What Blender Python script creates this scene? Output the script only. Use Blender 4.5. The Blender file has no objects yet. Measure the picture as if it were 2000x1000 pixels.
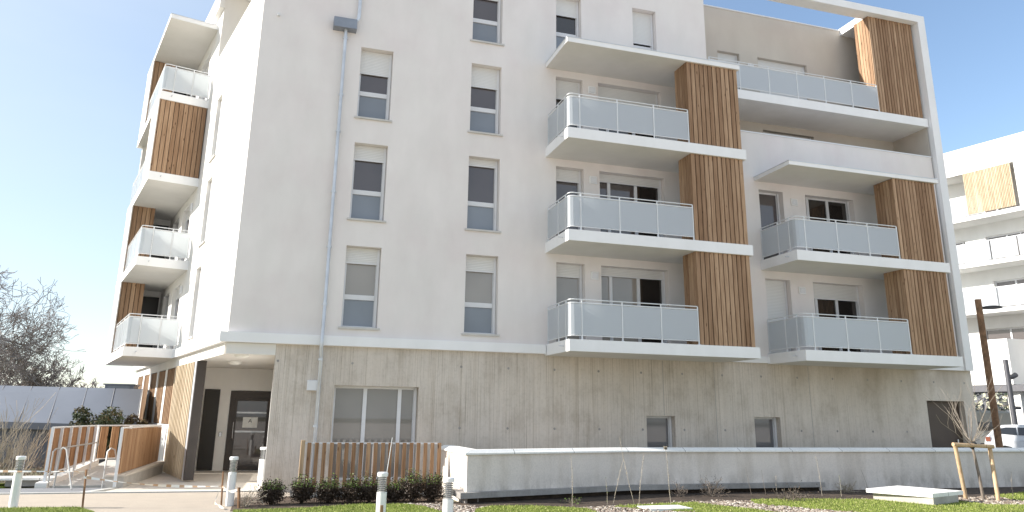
import bpy, math, random
from mathutils import Vector, Matrix
R = math.radians
random.seed(7)
S = bpy.context.scene
COL = S.collection

# ---------------------------------------------------------------- camera
yaw, pitch, roll = R(17.1876), R(14.9034), R(0.7690)
F = Vector((math.sin(yaw)*math.cos(pitch), math.cos(yaw)*math.cos(pitch), math.sin(pitch)))
r0 = Vector((math.cos(yaw), -math.sin(yaw), 0)); u0 = r0.cross(F)
rr = math.cos(roll)*r0 + math.sin(roll)*u0; uu = -math.sin(roll)*r0 + math.cos(roll)*u0
cd = bpy.data.cameras.new('camera'); cam = bpy.data.objects.new('camera', cd); COL.objects.link(cam)
cam.matrix_world = Matrix(((rr.x, uu.x, -F.x, 0), (rr.y, uu.y, -F.y, 0), (rr.z, uu.z, -F.z, 1.7), (0, 0, 0, 1)))
cd.sensor_width = 36; cd.lens = 1469.47/2000*36; cd.shift_y = -0.039; cd.clip_end = 3000; cd.clip_start = .1
S.camera = cam

# ---------------------------------------------------------------- world, sun, exposure
SUN = Vector((-1.0, 0.19, 0.49)).normalized()
w = bpy.data.worlds.new('World'); S.world = w; w.use_nodes = True
n = w.node_tree.nodes; sk = n.new('ShaderNodeTexSky'); sk.sky_type = 'NISHITA'; sk.sun_disc = False
sk.sun_elevation = math.asin(SUN.z); sk.sun_rotation = math.atan2(SUN.x, SUN.y)
sk.air_density = 1.0; sk.dust_density = 0.6; sk.ozone_density = 1.0
# thin high cirrus veil, brighter towards the sun's side of the sky
T = w.node_tree; tcw = n.new('ShaderNodeTexCoord'); dt = n.new('ShaderNodeVectorMath'); dt.operation = 'DOT_PRODUCT'
dt.inputs[1].default_value = (-.82, -.57, 0); T.links.new(tcw.outputs['Generated'], dt.inputs[0])
mr = n.new('ShaderNodeMapRange'); mr.interpolation_type = 'SMOOTHSTEP'; mr.inputs[1].default_value = -.95; mr.inputs[2].default_value = -.02
mr.inputs[3].default_value = 0; mr.inputs[4].default_value = .72; T.links.new(dt.outputs['Value'], mr.inputs[0])
nz = n.new('ShaderNodeTexNoise'); nz.inputs['Scale'].default_value = 2.2; nz.inputs['Detail'].default_value = 6; mpw = n.new('ShaderNodeMapping'); mpw.inputs['Scale'].default_value = (1, 1, 4)
T.links.new(tcw.outputs['Generated'], mpw.inputs[0]); T.links.new(mpw.outputs[0], nz.inputs[0])
nr = n.new('ShaderNodeMapRange'); nr.inputs[1].default_value = .3; nr.inputs[2].default_value = .7; nr.inputs[3].default_value = .8; nr.inputs[4].default_value = 1.12; T.links.new(nz.outputs[0], nr.inputs[0])
ml = n.new('ShaderNodeMath'); ml.operation = 'MULTIPLY'; T.links.new(mr.outputs[0], ml.inputs[0]); T.links.new(nr.outputs[0], ml.inputs[1])
mxw = n.new('ShaderNodeMix'); mxw.data_type = 'RGBA'; T.links.new(ml.outputs[0], mxw.inputs[0]); T.links.new(sk.outputs[0], mxw.inputs[6]); mxw.inputs[7].default_value = (3.3, 3.75, 4.3, 1)
T.links.new(mxw.outputs[2], n['Background'].inputs[0]); n['Background'].inputs[1].default_value = 0.135
ld = bpy.data.lights.new('sun', 'SUN'); ld.energy = 5.0; ld.angle = R(.55); ld.color = (1, .95, .87)
sun = bpy.data.objects.new('sun', ld); COL.objects.link(sun); sun.location = (-30, 5, 40)
sun.rotation_euler = SUN.to_track_quat('Z', 'Y').to_euler()
S.view_settings.view_transform = 'Standard'; S.view_settings.look = 'None'
S.view_settings.gamma = 1; S.view_settings.exposure = 0.87
S.cycles.max_bounces = 8; S.cycles.diffuse_bounces = 5; S.cycles.transparent_max_bounces = 8

# ---------------------------------------------------------------- materials
MAT = {}
class NT:
    def __init__(s, name):
        s.m = bpy.data.materials.new(name); s.m.use_nodes = True; s.t = s.m.node_tree
        s.b = s.t.nodes['Principled BSDF']; MAT[name] = s.m
        s.tc = s.t.nodes.new('ShaderNodeTexCoord').outputs['Object']
    def n(s, ty, **k):
        x = s.t.nodes.new('ShaderNode'+ty)
        for a, v in k.items(): setattr(x, a, v)
        return x
    def l(s, a, b): s.t.links.new(a, b)
    def noise(s, scale=(1, 1, 1), sc=1, det=4, rough=.55, w=None):
        mp = s.n('Mapping'); mp.inputs['Scale'].default_value = scale; s.l(s.tc, mp.inputs[0])
        x = s.n('TexNoise'); x.inputs['Scale'].default_value = sc; x.inputs['Detail'].default_value = det
        x.inputs['Roughness'].default_value = rough; s.l(mp.outputs[0], x.inputs[0]); return x.outputs[0]
    def ramp(s, f, stops):
        x = s.n('ValToRGB'); e = x.color_ramp.elements
        while len(e) < len(stops): e.new(.5)
        for q, (p, c) in zip(e, stops): q.position = p; q.color = (*(c if isinstance(c, tuple) else (c, c, c)), 1)
        s.l(f, x.inputs[0]); return x.outputs[0]
    def mix(s, a, b, f, mode='MIX'):
        x = s.n('Mix', data_type='RGBA', blend_type=mode)
        for v, i in ((f, 0), (a, 6), (b, 7)):
            if isinstance(v, (int, float)): x.inputs[i].default_value = v
            elif isinstance(v, tuple): x.inputs[i].default_value = (*v, 1)
            else: s.l(v, x.inputs[i])
        return x.outputs[2]
    def math(s, op, a, b=0):
        x = s.n('Math', operation=op)
        for v, i in ((a, 0), (b, 1)):
            if isinstance(v, (int, float)): x.inputs[i].default_value = v
            else: s.l(v, x.inputs[i])
        return x.outputs[0]
    def bump(s, h, st=.3, d=.01):
        x = s.n('Bump'); x.inputs['Strength'].default_value = st; x.inputs['Distance'].default_value = d
        s.l(h, x.inputs['Height']); s.l(x.outputs[0], s.b.inputs['Normal'])
    def set(s, col=None, rough=.7, metal=0, spec=.4):
        if isinstance(col, tuple): s.b.inputs['Base Color'].default_value = (*col, 1)
        elif col is not None: s.l(col, s.b.inputs['Base Color'])
        s.b.inputs['Roughness'].default_value = rough; s.b.inputs['Metallic'].default_value = metal
        s.b.inputs['Specular IOR Level'].default_value = spec

def plain(name, c, rough=.6, metal=0, spec=.4, var=.1, sc=4, bump=0):
    m = NT(name); f = m.noise(sc=sc)
    lo = tuple(v*(1-var) for v in c); hi = tuple(min(1, v*(1+var)) for v in c)
    m.set(m.ramp(f, [(.3, lo), (.7, hi)]), rough, metal, spec)
    if bump: m.bump(m.noise(sc=60, det=2), bump, .004)
    return m

def plaster(name, c, blot=.07):
    m = NT(name); a = m.noise(sc=.45, det=5, rough=.6); b = m.noise(scale=(1.4, 1.4, .5), sc=1.3, det=6)
    lo = tuple(v*(1-blot) for v in c)
    pk = m.noise(scale=(1, 1, .7), sc=.9, det=4)
    lo = m.mix(lo, (lo[0]*.985, lo[1]*.955, lo[2]*.965), m.ramp(pk, [(.4, 0.0), (.6, 1.0)])) if blot > .05 else lo
    a1 = m.mix(lo, c, m.ramp(a, [(.35, 0.0), (.65, 1.0)]))
    col = m.mix(a1, m.ramp(b, [(.3, (.93, .93, .925)), (.7, (1, 1, 1))]), 1, 'MULTIPLY')
    m.set(col, .9, 0, .2); m.bump(m.noise(sc=90, det=3), .35, .004)
plaster('plaster_front', (.81, .765, .735), .055)
plaster('plaster_side', (.80, .78, .75), .03)
plaster('plaster_beige', (.60, .55, .485))
plaster('paint_white', (.88, .875, .875), .04)
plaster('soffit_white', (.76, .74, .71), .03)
plaster('wall_white', (.84, .83, .81), .03)

def concrete_board():
    m = NT('board_concrete')
    
    st = m.noise(scale=(58, 58, .20), sc=1, det=4, rough=.8)
    st2 = m.noise(scale=(7, 7, .12), sc=1, det=2, rough=.6)
    big = m.noise(sc=.5, det=5)
    sx = m.n('SeparateXYZ'); m.l(m.tc, sx.inputs[0])
    fade = m.n('MapRange'); fade.inputs[1].default_value = 6.5; fade.inputs[2].default_value = 12.5
    fade.inputs[3].default_value = 1; fade.inputs[4].default_value = .25; m.l(sx.outputs[0], fade.inputs[0])
    base = m.ramp(big, [(.3, (.61, .545, .475)), (.7, (.70, .635, .565))])
    s1 = m.ramp(st, [(.34, (.56, .52, .47)), (.47, (1, 1, 1))])
    s1 = m.mix((1, 1, 1), s1, fade.outputs[0])
    s2 = m.ramp(st2, [(.3, (.78, .75, .70)), (.5, (1, 1, 1))])
    col = m.mix(m.mix(base, s1, 1.0, 'MULTIPLY'), s2, .32, 'MULTIPLY')
    b3 = m.noise(scale=(1.1, 1.1, .7), sc=1.3, det=7, rough=.7); b4 = m.noise(sc=14, det=4, rough=.7)
    col = m.mix(col, m.ramp(b3, [(.33, (.80, .78, .75)), (.5, (1, 1, 1)), (.68, (1.07, 1.06, 1.05))]), 1, 'MULTIPLY')
    col = m.mix(col, m.ramp(b4, [(.3, (.86, .85, .83)), (.5, (1, 1, 1))]), .8, 'MULTIPLY')
    # rusty run-off stains under the band, on the right half
    rs = m.noise(scale=(1.2, 1.2, .25), sc=1, det=5)
    zt = m.n('MapRange'); zt.inputs[1].default_value = 1.9; zt.inputs[2].default_value = 3.25; m.l(sx.outputs[2], zt.inputs[0])
    xt = m.n('MapRange'); xt.inputs[1].default_value = 5; xt.inputs[2].default_value = 11; m.l(sx.outputs[0], xt.inputs[0])
    k = m.math('MULTIPLY', m.math('MULTIPLY', zt.outputs[0], xt.outputs[0]), m.ramp(rs, [(.35, 0.0), (.65, .8)]))
    col = m.mix(col, (.37, .305, .235), k)
    m.set(col, .9, 0, .25)
    h = m.math('MULTIPLY', st, fade.outputs[0]); m.bump(h, .8, .025)
concrete_board()
def conc(name, c, v=.12, sc=1.2):
    m = NT(name); a = m.noise(sc=sc, det=6, rough=.65); b = m.noise(sc=30, det=3)
    lo = tuple(x*(1-v) for x in c); hi = tuple(x*(1+v) for x in c)
    col = m.mix(m.ramp(a, [(.3, lo), (.7, hi)]), m.ramp(b, [(.25, (.88, .88, .88)), (.6, (1, 1, 1))]), 1, 'MULTIPLY')
    if 'coping' in name:
        sx = m.n('SeparateXYZ'); m.l(m.tc, sx.inputs[0]); fr_ = m.math('FRACT', m.math('MULTIPLY', sx.outputs[0], .667))
        col = m.mix(col, (.10, .095, .09), m.ramp(fr_, [(.004, 1.0), (.009, 0.0)]))
    if 'low_wall' in name:
        sx = m.n('SeparateXYZ'); m.l(m.tc, sx.inputs[0]); dz = m.n('MapRange'); dz.inputs[1].default_value = .55; dz.inputs[2].default_value = .18; m.l(sx.outputs[2], dz.inputs[0])
        dn = m.noise(scale=(1.5, 1.5, .8), sc=2, det=6, rough=.7)
        col = m.mix(col, (.33, .29, .25), m.math('MULTIPLY', dz.outputs[0], m.ramp(dn, [(.42, 0.0), (.62, .55)])))
        up = m.noise(scale=(2.2, 2.2, .35), sc=1.5, det=5)
        col = m.mix(col, m.ramp(up, [(.36, (.86, .845, .82)), (.52, (1, 1, 1))]), .8, 'MULTIPLY')
    m.set(col, .9, 0, .25)
    m.bump(b, .3, .004)
conc('low_wall_render', (.76, .69, .63), .07)
conc('coping_concrete', (.88, .865, .83), .08)
conc('raw_concrete', (.46, .43, .39), .18, 2)
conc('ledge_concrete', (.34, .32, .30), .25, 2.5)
conc('paving_concrete', (.60, .54, .47), .10)
conc('path_concrete', (.455, .39, .32), .05, 3)
conc('bounce_paving', (.60, .53, .45), .06, .5)  # pale surface of the added ground that bounces light
conc('asphalt_blue', (.23, .235, .25), .12, 5)
conc('kerb_white', (.55, .54, .51), .1, 4)
conc('asphalt', (.12, .12, .12), .2, 2)

def wood(name, a, b, grain=.55):
    m = NT(name); at = m.n('Attribute'); at.attribute_name = 'tone'
    off = m.n('Vector' + 'Math', operation='ADD'); m.l(m.tc, off.inputs[0])
    sc3 = m.n('VectorMath', operation='SCALE'); m.l(at.outputs['Color'], sc3.inputs[0]); sc3.inputs[3].default_value = 37
    m.l(sc3.outputs[0], off.inputs[1]); m.tc = off.outputs[0]
    g = m.noise(scale=(30, 30, 1.6), sc=1, det=4, rough=.6)
    g2 = m.noise(scale=(5, 5, .6), sc=1, det=3)
    mp = m.n('Mapping'); mp.inputs['Scale'].default_value = (8, 8, 2.2); m.l(m.tc, mp.inputs[0])
    v = m.n('TexVoronoi'); v.inputs['Scale'].default_value = 1; m.l(mp.outputs[0], v.inputs[0])
    c = m.ramp(at.outputs['Fac'], [(0, a), (1, b)])
    c = m.mix(c, m.ramp(g, [(.3, (grain, grain*.92, grain*.85)), (.62, (1.05, 1.05, 1.05))]), 1, 'MULTIPLY')
    c = m.mix(c, m.ramp(g2, [(.35, (.8, .76, .72)), (.6, (1, 1, 1))]), .7, 'MULTIPLY')
    c = m.mix(c, m.ramp(v.outputs['Distance'], [(.07, (.22, .14, .09)), (.13, (1, 1, 1))]), .8, 'MULTIPLY')
    m.set(c, .75, 0, .25); m.bump(g, .3, .003)
wood('larch_wood', (.30, .185, .11), (.50, .34, .22), .66)
wood('larch_wood_pale', (.48, .39, .27), (.60, .51, .38), .78)
wood('fence_wood', (.34, .19, .10), (.50, .31, .175))
wood('stake_wood', (.55, .40, .25), (.62, .46, .30), .75)
plain('wood_gap_dark', (.025, .018, .013), .9)
plain('white_metal', (.70, .71, .72), .4, 0, .5, .03)
plain('pvc_white', (.70, .70, .71), .35, 0, .5, .03)
plain('zinc', (.60, .62, .65), .42, .45, .5, .12, 3)
plain('zinc_pale', (.42, .42, .41), .5, .3, .5, .05)
plain('zinc_dark', (.27, .29, .33), .5, .5, .5, .12, 3)
plain('dark_brown_metal', (.055, .045, .04), .45, .2, .5)
plain('dark_panel', (.022, .020, .018), .35, .1, .5)
plain('garage_brown', (.082, .057, .042), .5, .1, .5, .1, 2)
plain('corten', (.26, .15, .085), .75, .2, .3, .35, 6)
plain('steel_dark', (.10, .10, .11), .5, .5)
plain('stone_sill', (.55, .53, .50), .7, var=.08)
plain('bollard_white', (.80, .795, .785), .35, 0, .5, .04)
plain('stainless', (.55, .56, .58), .25, .9, .5, .08)
plain('lamp_white', (.82, .81, .78), .4)
plain('shed_metal', (.21, .225, .26), .45, .35, .5, .06, .6)
plain('shed_wall', (.13, .14, .17), .5, .2, .5, .12, .7)
plain('soil', (.10, .07, .05), .95, var=.45, sc=6, bump=.6)
plain('soil_shaded', (.06, .042, .03), .95, var=.5, sc=5, bump=.6)  # soil with the shade below the wall ledge put into its colour
plain('bark', (.20, .165, .135), .9, var=.35, sc=3)
plain('bark_far', (.29, .25, .23), .9, var=.3, sc=1)
plain('bark_haze', (.13, .13, .14), .9)
plain('bush_olive', (.13, .105, .05), .7, var=.4, sc=9)
plain('bark_pale', (.27, .23, .19), .85, var=.2, sc=9)
plain('twig_dry', (.38, .33, .26), .85, var=.2, sc=8)
plain('stem_dark', (.05, .035, .025), .9)
plain('leaf_brown', (.055, .036, .024), .6, var=.45, sc=25)
plain('leaf_green', (.15, .22, .045), .55, var=.4, sc=25)
plain('leaf_dark', (.055, .075, .035), .6, var=.45, sc=9)
plain('pine_green', (.05, .075, .045), .7, var=.4, sc=2)
plain('car_white', (.72, .73, .75), .25, 0, .6, .02)
plain('van_cream', (.60, .57, .51), .5, var=.06)
plain('tyre', (.02, .02, .02), .8)
plain('red_lamp', (.30, .10, .06), .3)
plain('paper', (.85, .85, .82), .6)
plain('ink', (.03, .03, .03), .6)
plain('sponge_pink', (.4, .25, .15), .8)
m = NT('gravel_stone'); at = m.n('Attribute'); at.attribute_name = 'tone'
m.set(m.ramp(at.outputs['Fac'], [(0, (.10, .065, .045)), (.4, (.24, .19, .15)), (.75, (.40, .34, .28)), (1, (.60, .55, .48))]), .85)
m = NT('shutter_slats')
mp = m.n('Mapping'); mp.inputs['Scale'].default_value = (0, 0, 1); m.l(m.tc, mp.inputs[0])
wv = m.n('TexWave', bands_direction='Z'); wv.inputs['Scale'].default_value = 7.2; m.l(mp.outputs[0], wv.inputs[0])
m.set(m.mix((.70, .69, .67), m.ramp(wv.outputs[0], [(.0, (.86, .86, .86)), (.25, (1, 1, 1))]), 1, 'MULTIPLY'), .5); m.bump(wv.outputs[0], .5, .006)
m = NT('tape'); sx = m.n('SeparateXYZ'); m.l(m.tc, sx.inputs[0])
f = m.math('FRACT', m.math('MULTIPLY', m.math('ADD', sx.outputs[0], m.math('MULTIPLY', sx.outputs[1], .35)), 4.5))
m.set(m.ramp(f, [(.60, (.80, .77, .70)), (.66, (.50, .32, .19))]), .5)
def lawn():
    m = NT('lawn_grass'); a = m.noise(sc=2.2, det=5); b = m.noise(sc=70, det=3)
    c = m.mix(m.ramp(a, [(.3, (.16, .205, .045)), (.65, (.235, .285, .07))]), m.ramp(b, [(.3, (.5, .5, .45)), (.65, (1.1, 1.1, 1))]), 1, 'MULTIPLY')
    m.set(c, .9, 0, .1); m.bump(b, .8, .02)
lawn()
m = NT('grass_blade'); at = m.n('Attribute'); at.attribute_name = 'tone'
m.set(m.ramp(at.outputs['Fac'], [(0, (.155, .20, .035)), (.7, (.29, .35, .085)), (1, (.42, .38, .19))]), .7, 0, .2)
m = NT('ground_cover'); m.set(m.ramp(m.noise(sc=.3, det=6), [(.3, (.11, .10, .06)), (.7, (.19, .18, .10))]), .95)

def glass(name, c, rough=.04, spec=1.0, coat=.6):
    m = NT(name); a = m.noise(sc=.7, det=2)
    m.set(m.ramp(a, [(.35, tuple(v*.85 for v in c)), (.65, c)]), rough, 0, spec)
    m.b.inputs['IOR'].default_value = 1.45; m.b.inputs['Coat Weight'].default_value = coat*.5; m.b.inputs['Coat Roughness'].default_value = .02
glass('pane_dark', (.032, .027, .024)); glass('pane_grey', (.095, .08, .08)); glass('pane_reflect', (.34, .31, .275))  # the palest pane has the reflected beige building put into its base colour
glass('pane_mid', (.17, .165, .17)); glass('pane_frosted', (.24, .265, .30), .2, .7, .3); glass('pane_ground', (.24, .225, .205), .02); glass('pane_door', (.085, .075, .08), .02)
glass('pane_car', (.02, .022, .025), .03)
m = NT('frosted_glass')
m.set((.635, .66, .70), .12, 0, .8); m.b.inputs['Coat Weight'].default_value = .4
tr = m.n('BsdfTranslucent'); tr.inputs[0].default_value = (.86, .89, .89, 1)
mx = m.n('MixShader'); mx.inputs[0].default_value = .48
m.l(m.b.outputs[0], mx.inputs[1]); m.l(tr.outputs[0], mx.inputs[2]); m.l(mx.outputs[0], m.t.nodes['Material Output'].inputs[0])

# ---------------------------------------------------------------- mesh helpers
class Basis:
    def __init__(s, o, u, n): s.o = Vector(o); s.u = Vector(u); s.n = Vector(n)
    def __call__(s, a, b, z): 
        p = s.o + s.u*a + s.n*b; return (p.x, p.y, p.z + z)
ID = Basis((0, 0, 0), (1, 0, 0), (0, 1, 0))
FR = Basis((0, 18.5, 0), (1, 0, 0), (0, -1, 0))
ph = -0.262042353
sd = (math.sin(ph), math.cos(ph), 0); sn = (-math.cos(ph), math.sin(ph), 0)
SI = Basis((-1.05, 18.5, 0), sd, sn)
BK = Basis((39.856, 34.2495, 0), sd, sn)
WL = {}
class MB:
    def __init__(s, B=ID): s.v = []; s.f = []; s.t = []; s.B = B
    def vv(s, pts, faces, tone=.5):
        k = len(s.v); s.v += pts; s.f += [tuple(i+k for i in f) for f in faces]; s.t += [tone]*len(faces)
    def box(s, a0, a1, b0, b1, z0, z1, tone=.5):
        B = s.B
        s.vv([B(a, b, z) for z in (z0, z1) for b in (b0, b1) for a in (a0, a1)],
             [(0, 2, 3, 1), (4, 5, 7, 6), (0, 1, 5, 4), (2, 6, 7, 3), (0, 4, 6, 2), (1, 3, 7, 5)], tone)
    def bbox(s, a0, a1, b0, b1, z0, z1, e=.01, tone=.5):   # box with chamfered vertical and top edges
        B = s.B; pts = []
        def ring(i, z): return [(a0+i, b0), (a1-i, b0), (a1, b0+i), (a1, b1-i), (a1-i, b1), (a0+i, b1), (a0, b1-i), (a0, b0+i)], z
        for q, z, sh in ((e, z0, 0), (e, z1-e, 0), (e, z1, e)):
            r_, _ = ring(q, z); cx, cy = (a0+a1)/2, (b0+b1)/2
            for a, b in r_: pts.append(B(a-math.copysign(min(sh, abs(a-cx)), a-cx), b-math.copysign(min(sh, abs(b-cy)), b-cy), z))
        fs = [tuple(range(7, -1, -1)), tuple(range(16, 24))]
        for k in (0, 8):
            for i in range(8): j = (i+1) % 8; fs.append((k+i, k+j, k+8+j, k+8+i))
        s.vv(pts, fs, tone)
    def quad(s, pts, tone=.5): s.vv([s.B(*p) for p in pts], [tuple(range(len(pts)))], tone)
    def prism(s, poly, z0, z1, tone=.5):
        N = len(poly); B = s.B
        s.vv([B(a, b, z0) for a, b in poly]+[B(a, b, z1) for a, b in poly],
             [tuple(range(N-1, -1, -1)), tuple(range(N, 2*N))]+[(i, (i+1) % N, N+(i+1) % N, N+i) for i in range(N)], tone)
    def tube(s, pts, r, seg=8, tone=.5, r1=None, cap=True):
        P = [Vector(s.B(*p)) for p in pts]; n_ = len(P); r1 = r if r1 is None else r1; vs = []
        ref = None
        for i, p in enumerate(P):
            d = (P[min(i+1, n_-1)]-P[max(i-1, 0)]).normalized()
            if ref is None: ref = Vector((0, 0, 1)) if abs(d.z) < .9 else Vector((1, 0, 0))
            a = d.cross(ref).normalized(); b = d.cross(a); q = r+(r1-r)*i/(n_-1)
            for k in range(seg):
                t = 2*math.pi*k/seg; x = p+(a*math.cos(t)+b*math.sin(t))*q; vs.append((x.x, x.y, x.z))
        fs = [(i*seg+k, i*seg+(k+1) % seg, (i+1)*seg+(k+1) % seg, (i+1)*seg+k) for i in range(n_-1) for k in range(seg)]
        if cap: fs += [tuple(range(seg-1, -1, -1)), tuple((n_-1)*seg+k for k in range(seg))]
        s.vv(vs, fs, tone)
    def lathe(s, prof, c=(0, 0), seg=20, tone=.5):
        vs = []; N = len(prof)
        for r, z in prof:
            for k in range(seg): t = 2*math.pi*k/seg; vs.append(s.B(c[0]+r*math.cos(t), c[1]+r*math.sin(t), z))
        fs = [(i*seg+k, i*seg+(k+1) % seg, (i+1)*seg+(k+1) % seg, (i+1)*seg+k) for i in range(N-1) for k in range(seg)]
        s.vv(vs, fs, tone)
    def wall(s, a0, a1, z0, z1, holes=(), b=0, d=.2):
        A = sorted({a0, a1, *[h[0] for h in holes], *[h[1] for h in holes]}); Z = sorted({z0, z1, *[h[2] for h in holes], *[h[3] for h in holes]})
        A = [x for x in A if a0 <= x <= a1]; Z = [x for x in Z if z0 <= x <= z1]
        for i in range(len(A)-1):
            for j in range(len(Z)-1):
                ca, cz = (A[i]+A[i+1])/2, (Z[j]+Z[j+1])/2
                if any(h[0] < ca < h[1] and h[2] < cz < h[3] for h in holes): continue
                s.quad([(A[i], b, Z[j]), (A[i+1], b, Z[j]), (A[i+1], b, Z[j+1]), (A[i], b, Z[j+1])])
        for h in holes:
            p, q, x, y = h
            s.quad([(p, b, x), (p, b, y), (p, b-d, y), (p, b-d, x)]); s.quad([(q, b, x), (q, b-d, x), (q, b-d, y), (q, b, y)])
            s.quad([(p, b, y), (q, b, y), (q, b-d, y), (p, b-d, y)]); s.quad([(p, b, x), (p, b-d, x), (q, b-d, x), (q, b, x)])
    def build(s, name, mat, parent=None, label=None, smooth=False, local=False):
        off = Vector((0, 0, 0))
        if parent is not None and not local: off = WL.get(parent.name, Vector((0, 0, 0)))
        me = bpy.data.meshes.new(name); me.from_pydata([(v[0]-off.x, v[1]-off.y, v[2]-off.z) for v in s.v], [], s.f)
        me.materials.append(MAT[mat]); at = me.color_attributes.new('tone', 'FLOAT_COLOR', 'CORNER')
        buf = []
        for f, t in zip(s.f, s.t): buf += [t, t, t, 1]*len(f)
        at.data.foreach_set('color', buf)
        if smooth:
            me.polygons.foreach_set('use_smooth', [True]*len(me.polygons)); me.set_sharp_from_angle(angle=R(40))
        me.update(); o = bpy.data.objects.new(name, me); COL.objects.link(o)
        if parent is not None: o.parent = parent; WL[o.name] = WL.get(parent.name, Vector((0, 0, 0)))
        if label: o['label'] = label
        return o
def tag(o, label=None, cat=None, group=None, kind=None):
    if label: o['label'] = label
    if cat: o['category'] = cat
    if group: o['group'] = group
    if kind: o['kind'] = kind
    return o
def thing(name, label, cat, loc=(0, 0, 0), rz=0, group=None):
    o = bpy.data.objects.new(name, None); COL.objects.link(o); o.location = loc; o.rotation_euler.z = rz
    o.empty_display_size = .3
    WL[o.name] = Vector(loc); return tag(o, label, cat, group)
def dup(root, loc, label, rz=0, sc=1):
    r = root.copy(); COL.objects.link(r); r.location = loc; r.rotation_euler.z = rz; r.scale = (sc, sc, sc); r['label'] = label
    for ch in list(root.children):
        c = ch.copy(); COL.objects.link(c); c.parent = r
        for g in list(ch.children): d = g.copy(); COL.objects.link(d); d.parent = c
    return r
rnd = random.random
def U(a, b): return a+(b-a)*random.random()

# ---------------------------------------------------------------- the setting: ground sheets
def sheet(name, poly, z, mat, zb=None):
    b = MB(); 
    if zb is None: b.quad([(x, y, z) for x, y in poly])
    else: b.prism(poly, zb, z)
    return tag(b.build(name, mat), kind='structure')
sheet('ground', [(-1500, -300), (1500, -300), (1500, 2500), (-1500, 2500)], -.03, 'ground_cover')
sheet('path', [(-14, 11), (-.35, 11), (-.35, 15.3), (-.55, 16.5), (.6, 17.6), (.6, 18.6), (-.2, 18.7), (-3.3, 18.85), (-14, 19.1)], 0.0, 'path_concrete')
sheet('bounce_ground', [(-90, -120), (110, -120), (110, 9.5), (-90, 9.5)], -.02, 'bounce_paving')  # unseen ground behind the camera, added to bounce warm light onto the facade
sheet('asphalt_strip', [(-14, 19.28), (-3.72, 19.03), (-3.15, 20.2), (-14, 20.7)], 0.0, 'asphalt_blue')
sheet('kerb', [(-14, 19.1), (-3.6, 18.9), (.3, 18.72), (.3, 18.9), (-3.25, 19.04), (-3.5, 19.04), (-2.98, 20.25), (-3.12, 20.3), (-3.72, 19.03), (-14, 19.28)], .02, 'kerb_white', -.1)
sheet('entrance_paving', [(-3.25, 19.04), (.3, 18.9), (.3, 25.2), (-2.9, 25.2), (-2.98, 20.25)], .015, 'paving_concrete', -.1)
sheet('car_park_road', [(20.8, 18), (90, 10), (90, 90), (20.8, 90)], -.01, 'asphalt')
sheet('sunken_path', [(.3, 17.3), (3.9, 17.3), (3.9, 17.0), (30, 16.9), (30, 18.6), (.3, 18.6)], -.02, 'raw_concrete')
sheet('planting_soil', [(-.5, 15.1), (.8, 15.1), (1.8, 15.5), (3.0, 15.3), (3.6, 15.2), (3.9, 17.3), (.3, 17.4), (-.5, 17.5)], .004, 'soil')
sheet('soil_shade_strip', [(3.7, 14.3), (4.4, 14.85), (5.9, 14.1), (8.6, 14.7), (13, 14.5), (16, 14.3), (17, 14.8), (30, 15.4), (30, 16.75), (8.1, 16.75), (4.0, 15.75)], .016, 'soil_shaded')  # flat soil strip, darkened in colour to stand for shade
sheet('gravel_bed', [(2.6, 15.6), (2.9, 13.6), (3.6, 12.2), (14, 11.8), (20, 12.2), (20, 15.2), (16.6, 14.9), (15.4, 14.6), (10, 14.8), (8.5, 14.9), (5.9, 14.35), (4.0, 14.9), (3.4, 15.4)], .008, 'soil')
def lawn_sheet(name, poly, z=.03):
    b = MB(); b.prism(poly, -.1, z); return tag(b.build(name, 'lawn_grass'), kind='structure')
sheet('gravel_bed', [(2.2, 17.0), (2.6, 15.9), (3.6, 14.2), (5.2, 14.0), (14, 12.6), (20, 13.2), (20, 16.3), (8.3, 16.1), (4.0, 15.3), (3.4, 16.6)], .008, 'soil')
lawn_a = [(-.35, 10.5), (-.45, 15.1), (.8, 15.2), (1.8, 15.62), (2.75, 15.5), (3.0, 15.0), (3.15, 14.0), (3.1, 12.5), (3.3, 10.5)]
lawn_b = [(3.6, 13.7), (3.85, 14.46), (4.27, 14.9), (5.06, 14.75), (5.66, 14.4), (5.94, 14.16), (5.9, 13.3), (5.7, 12.6), (4.0, 12.9)]
lawn_c = [(6.63, 14.38), (6.84, 14.45), (8.03, 14.68), (8.62, 14.77), (8.73, 14.27), (9.14, 13.47), (9.32, 12.62), (8.6, 12.6), (7.97, 12.88), (7.34, 13.64), (6.91, 14.06)]
lawn_e = [(9.95, 14.7), (10.16, 15.02), (11.32, 14.93), (12.91, 14.54), (14.0, 14.2), (14.7, 13.9), (14.75, 13.2), (15.6, 12.9), (17, 13.1), (17, 10.5), (12, 10.5), (11.0, 12.45), (10.48, 13.22), (9.81, 14.26)]
lawn_f = [(16.25, 13.7), (16.64, 14.71), (18.36, 15.33), (30, 15.6), (30, 10.5), (17, 10.5), (17, 13.1)]
lawns = [lawn_a, lawn_b, lawn_c, lawn_e, lawn_f]
for q in lawns: lawn_sheet('lawn', q)
lawn_l = [(-14, 11), (-14, 16.1), (-4.1, 16.15), (-3.1, 16.05), (-2.7, 15.3), (-2.5, 11)]
lawn_sheet('lawn', lawn_l); lawn_sheet('lawn', [(-20, 20.9), (-5.6, 20.75), (-5.4, 21.6), (-20, 22.2)], .01)

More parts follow.
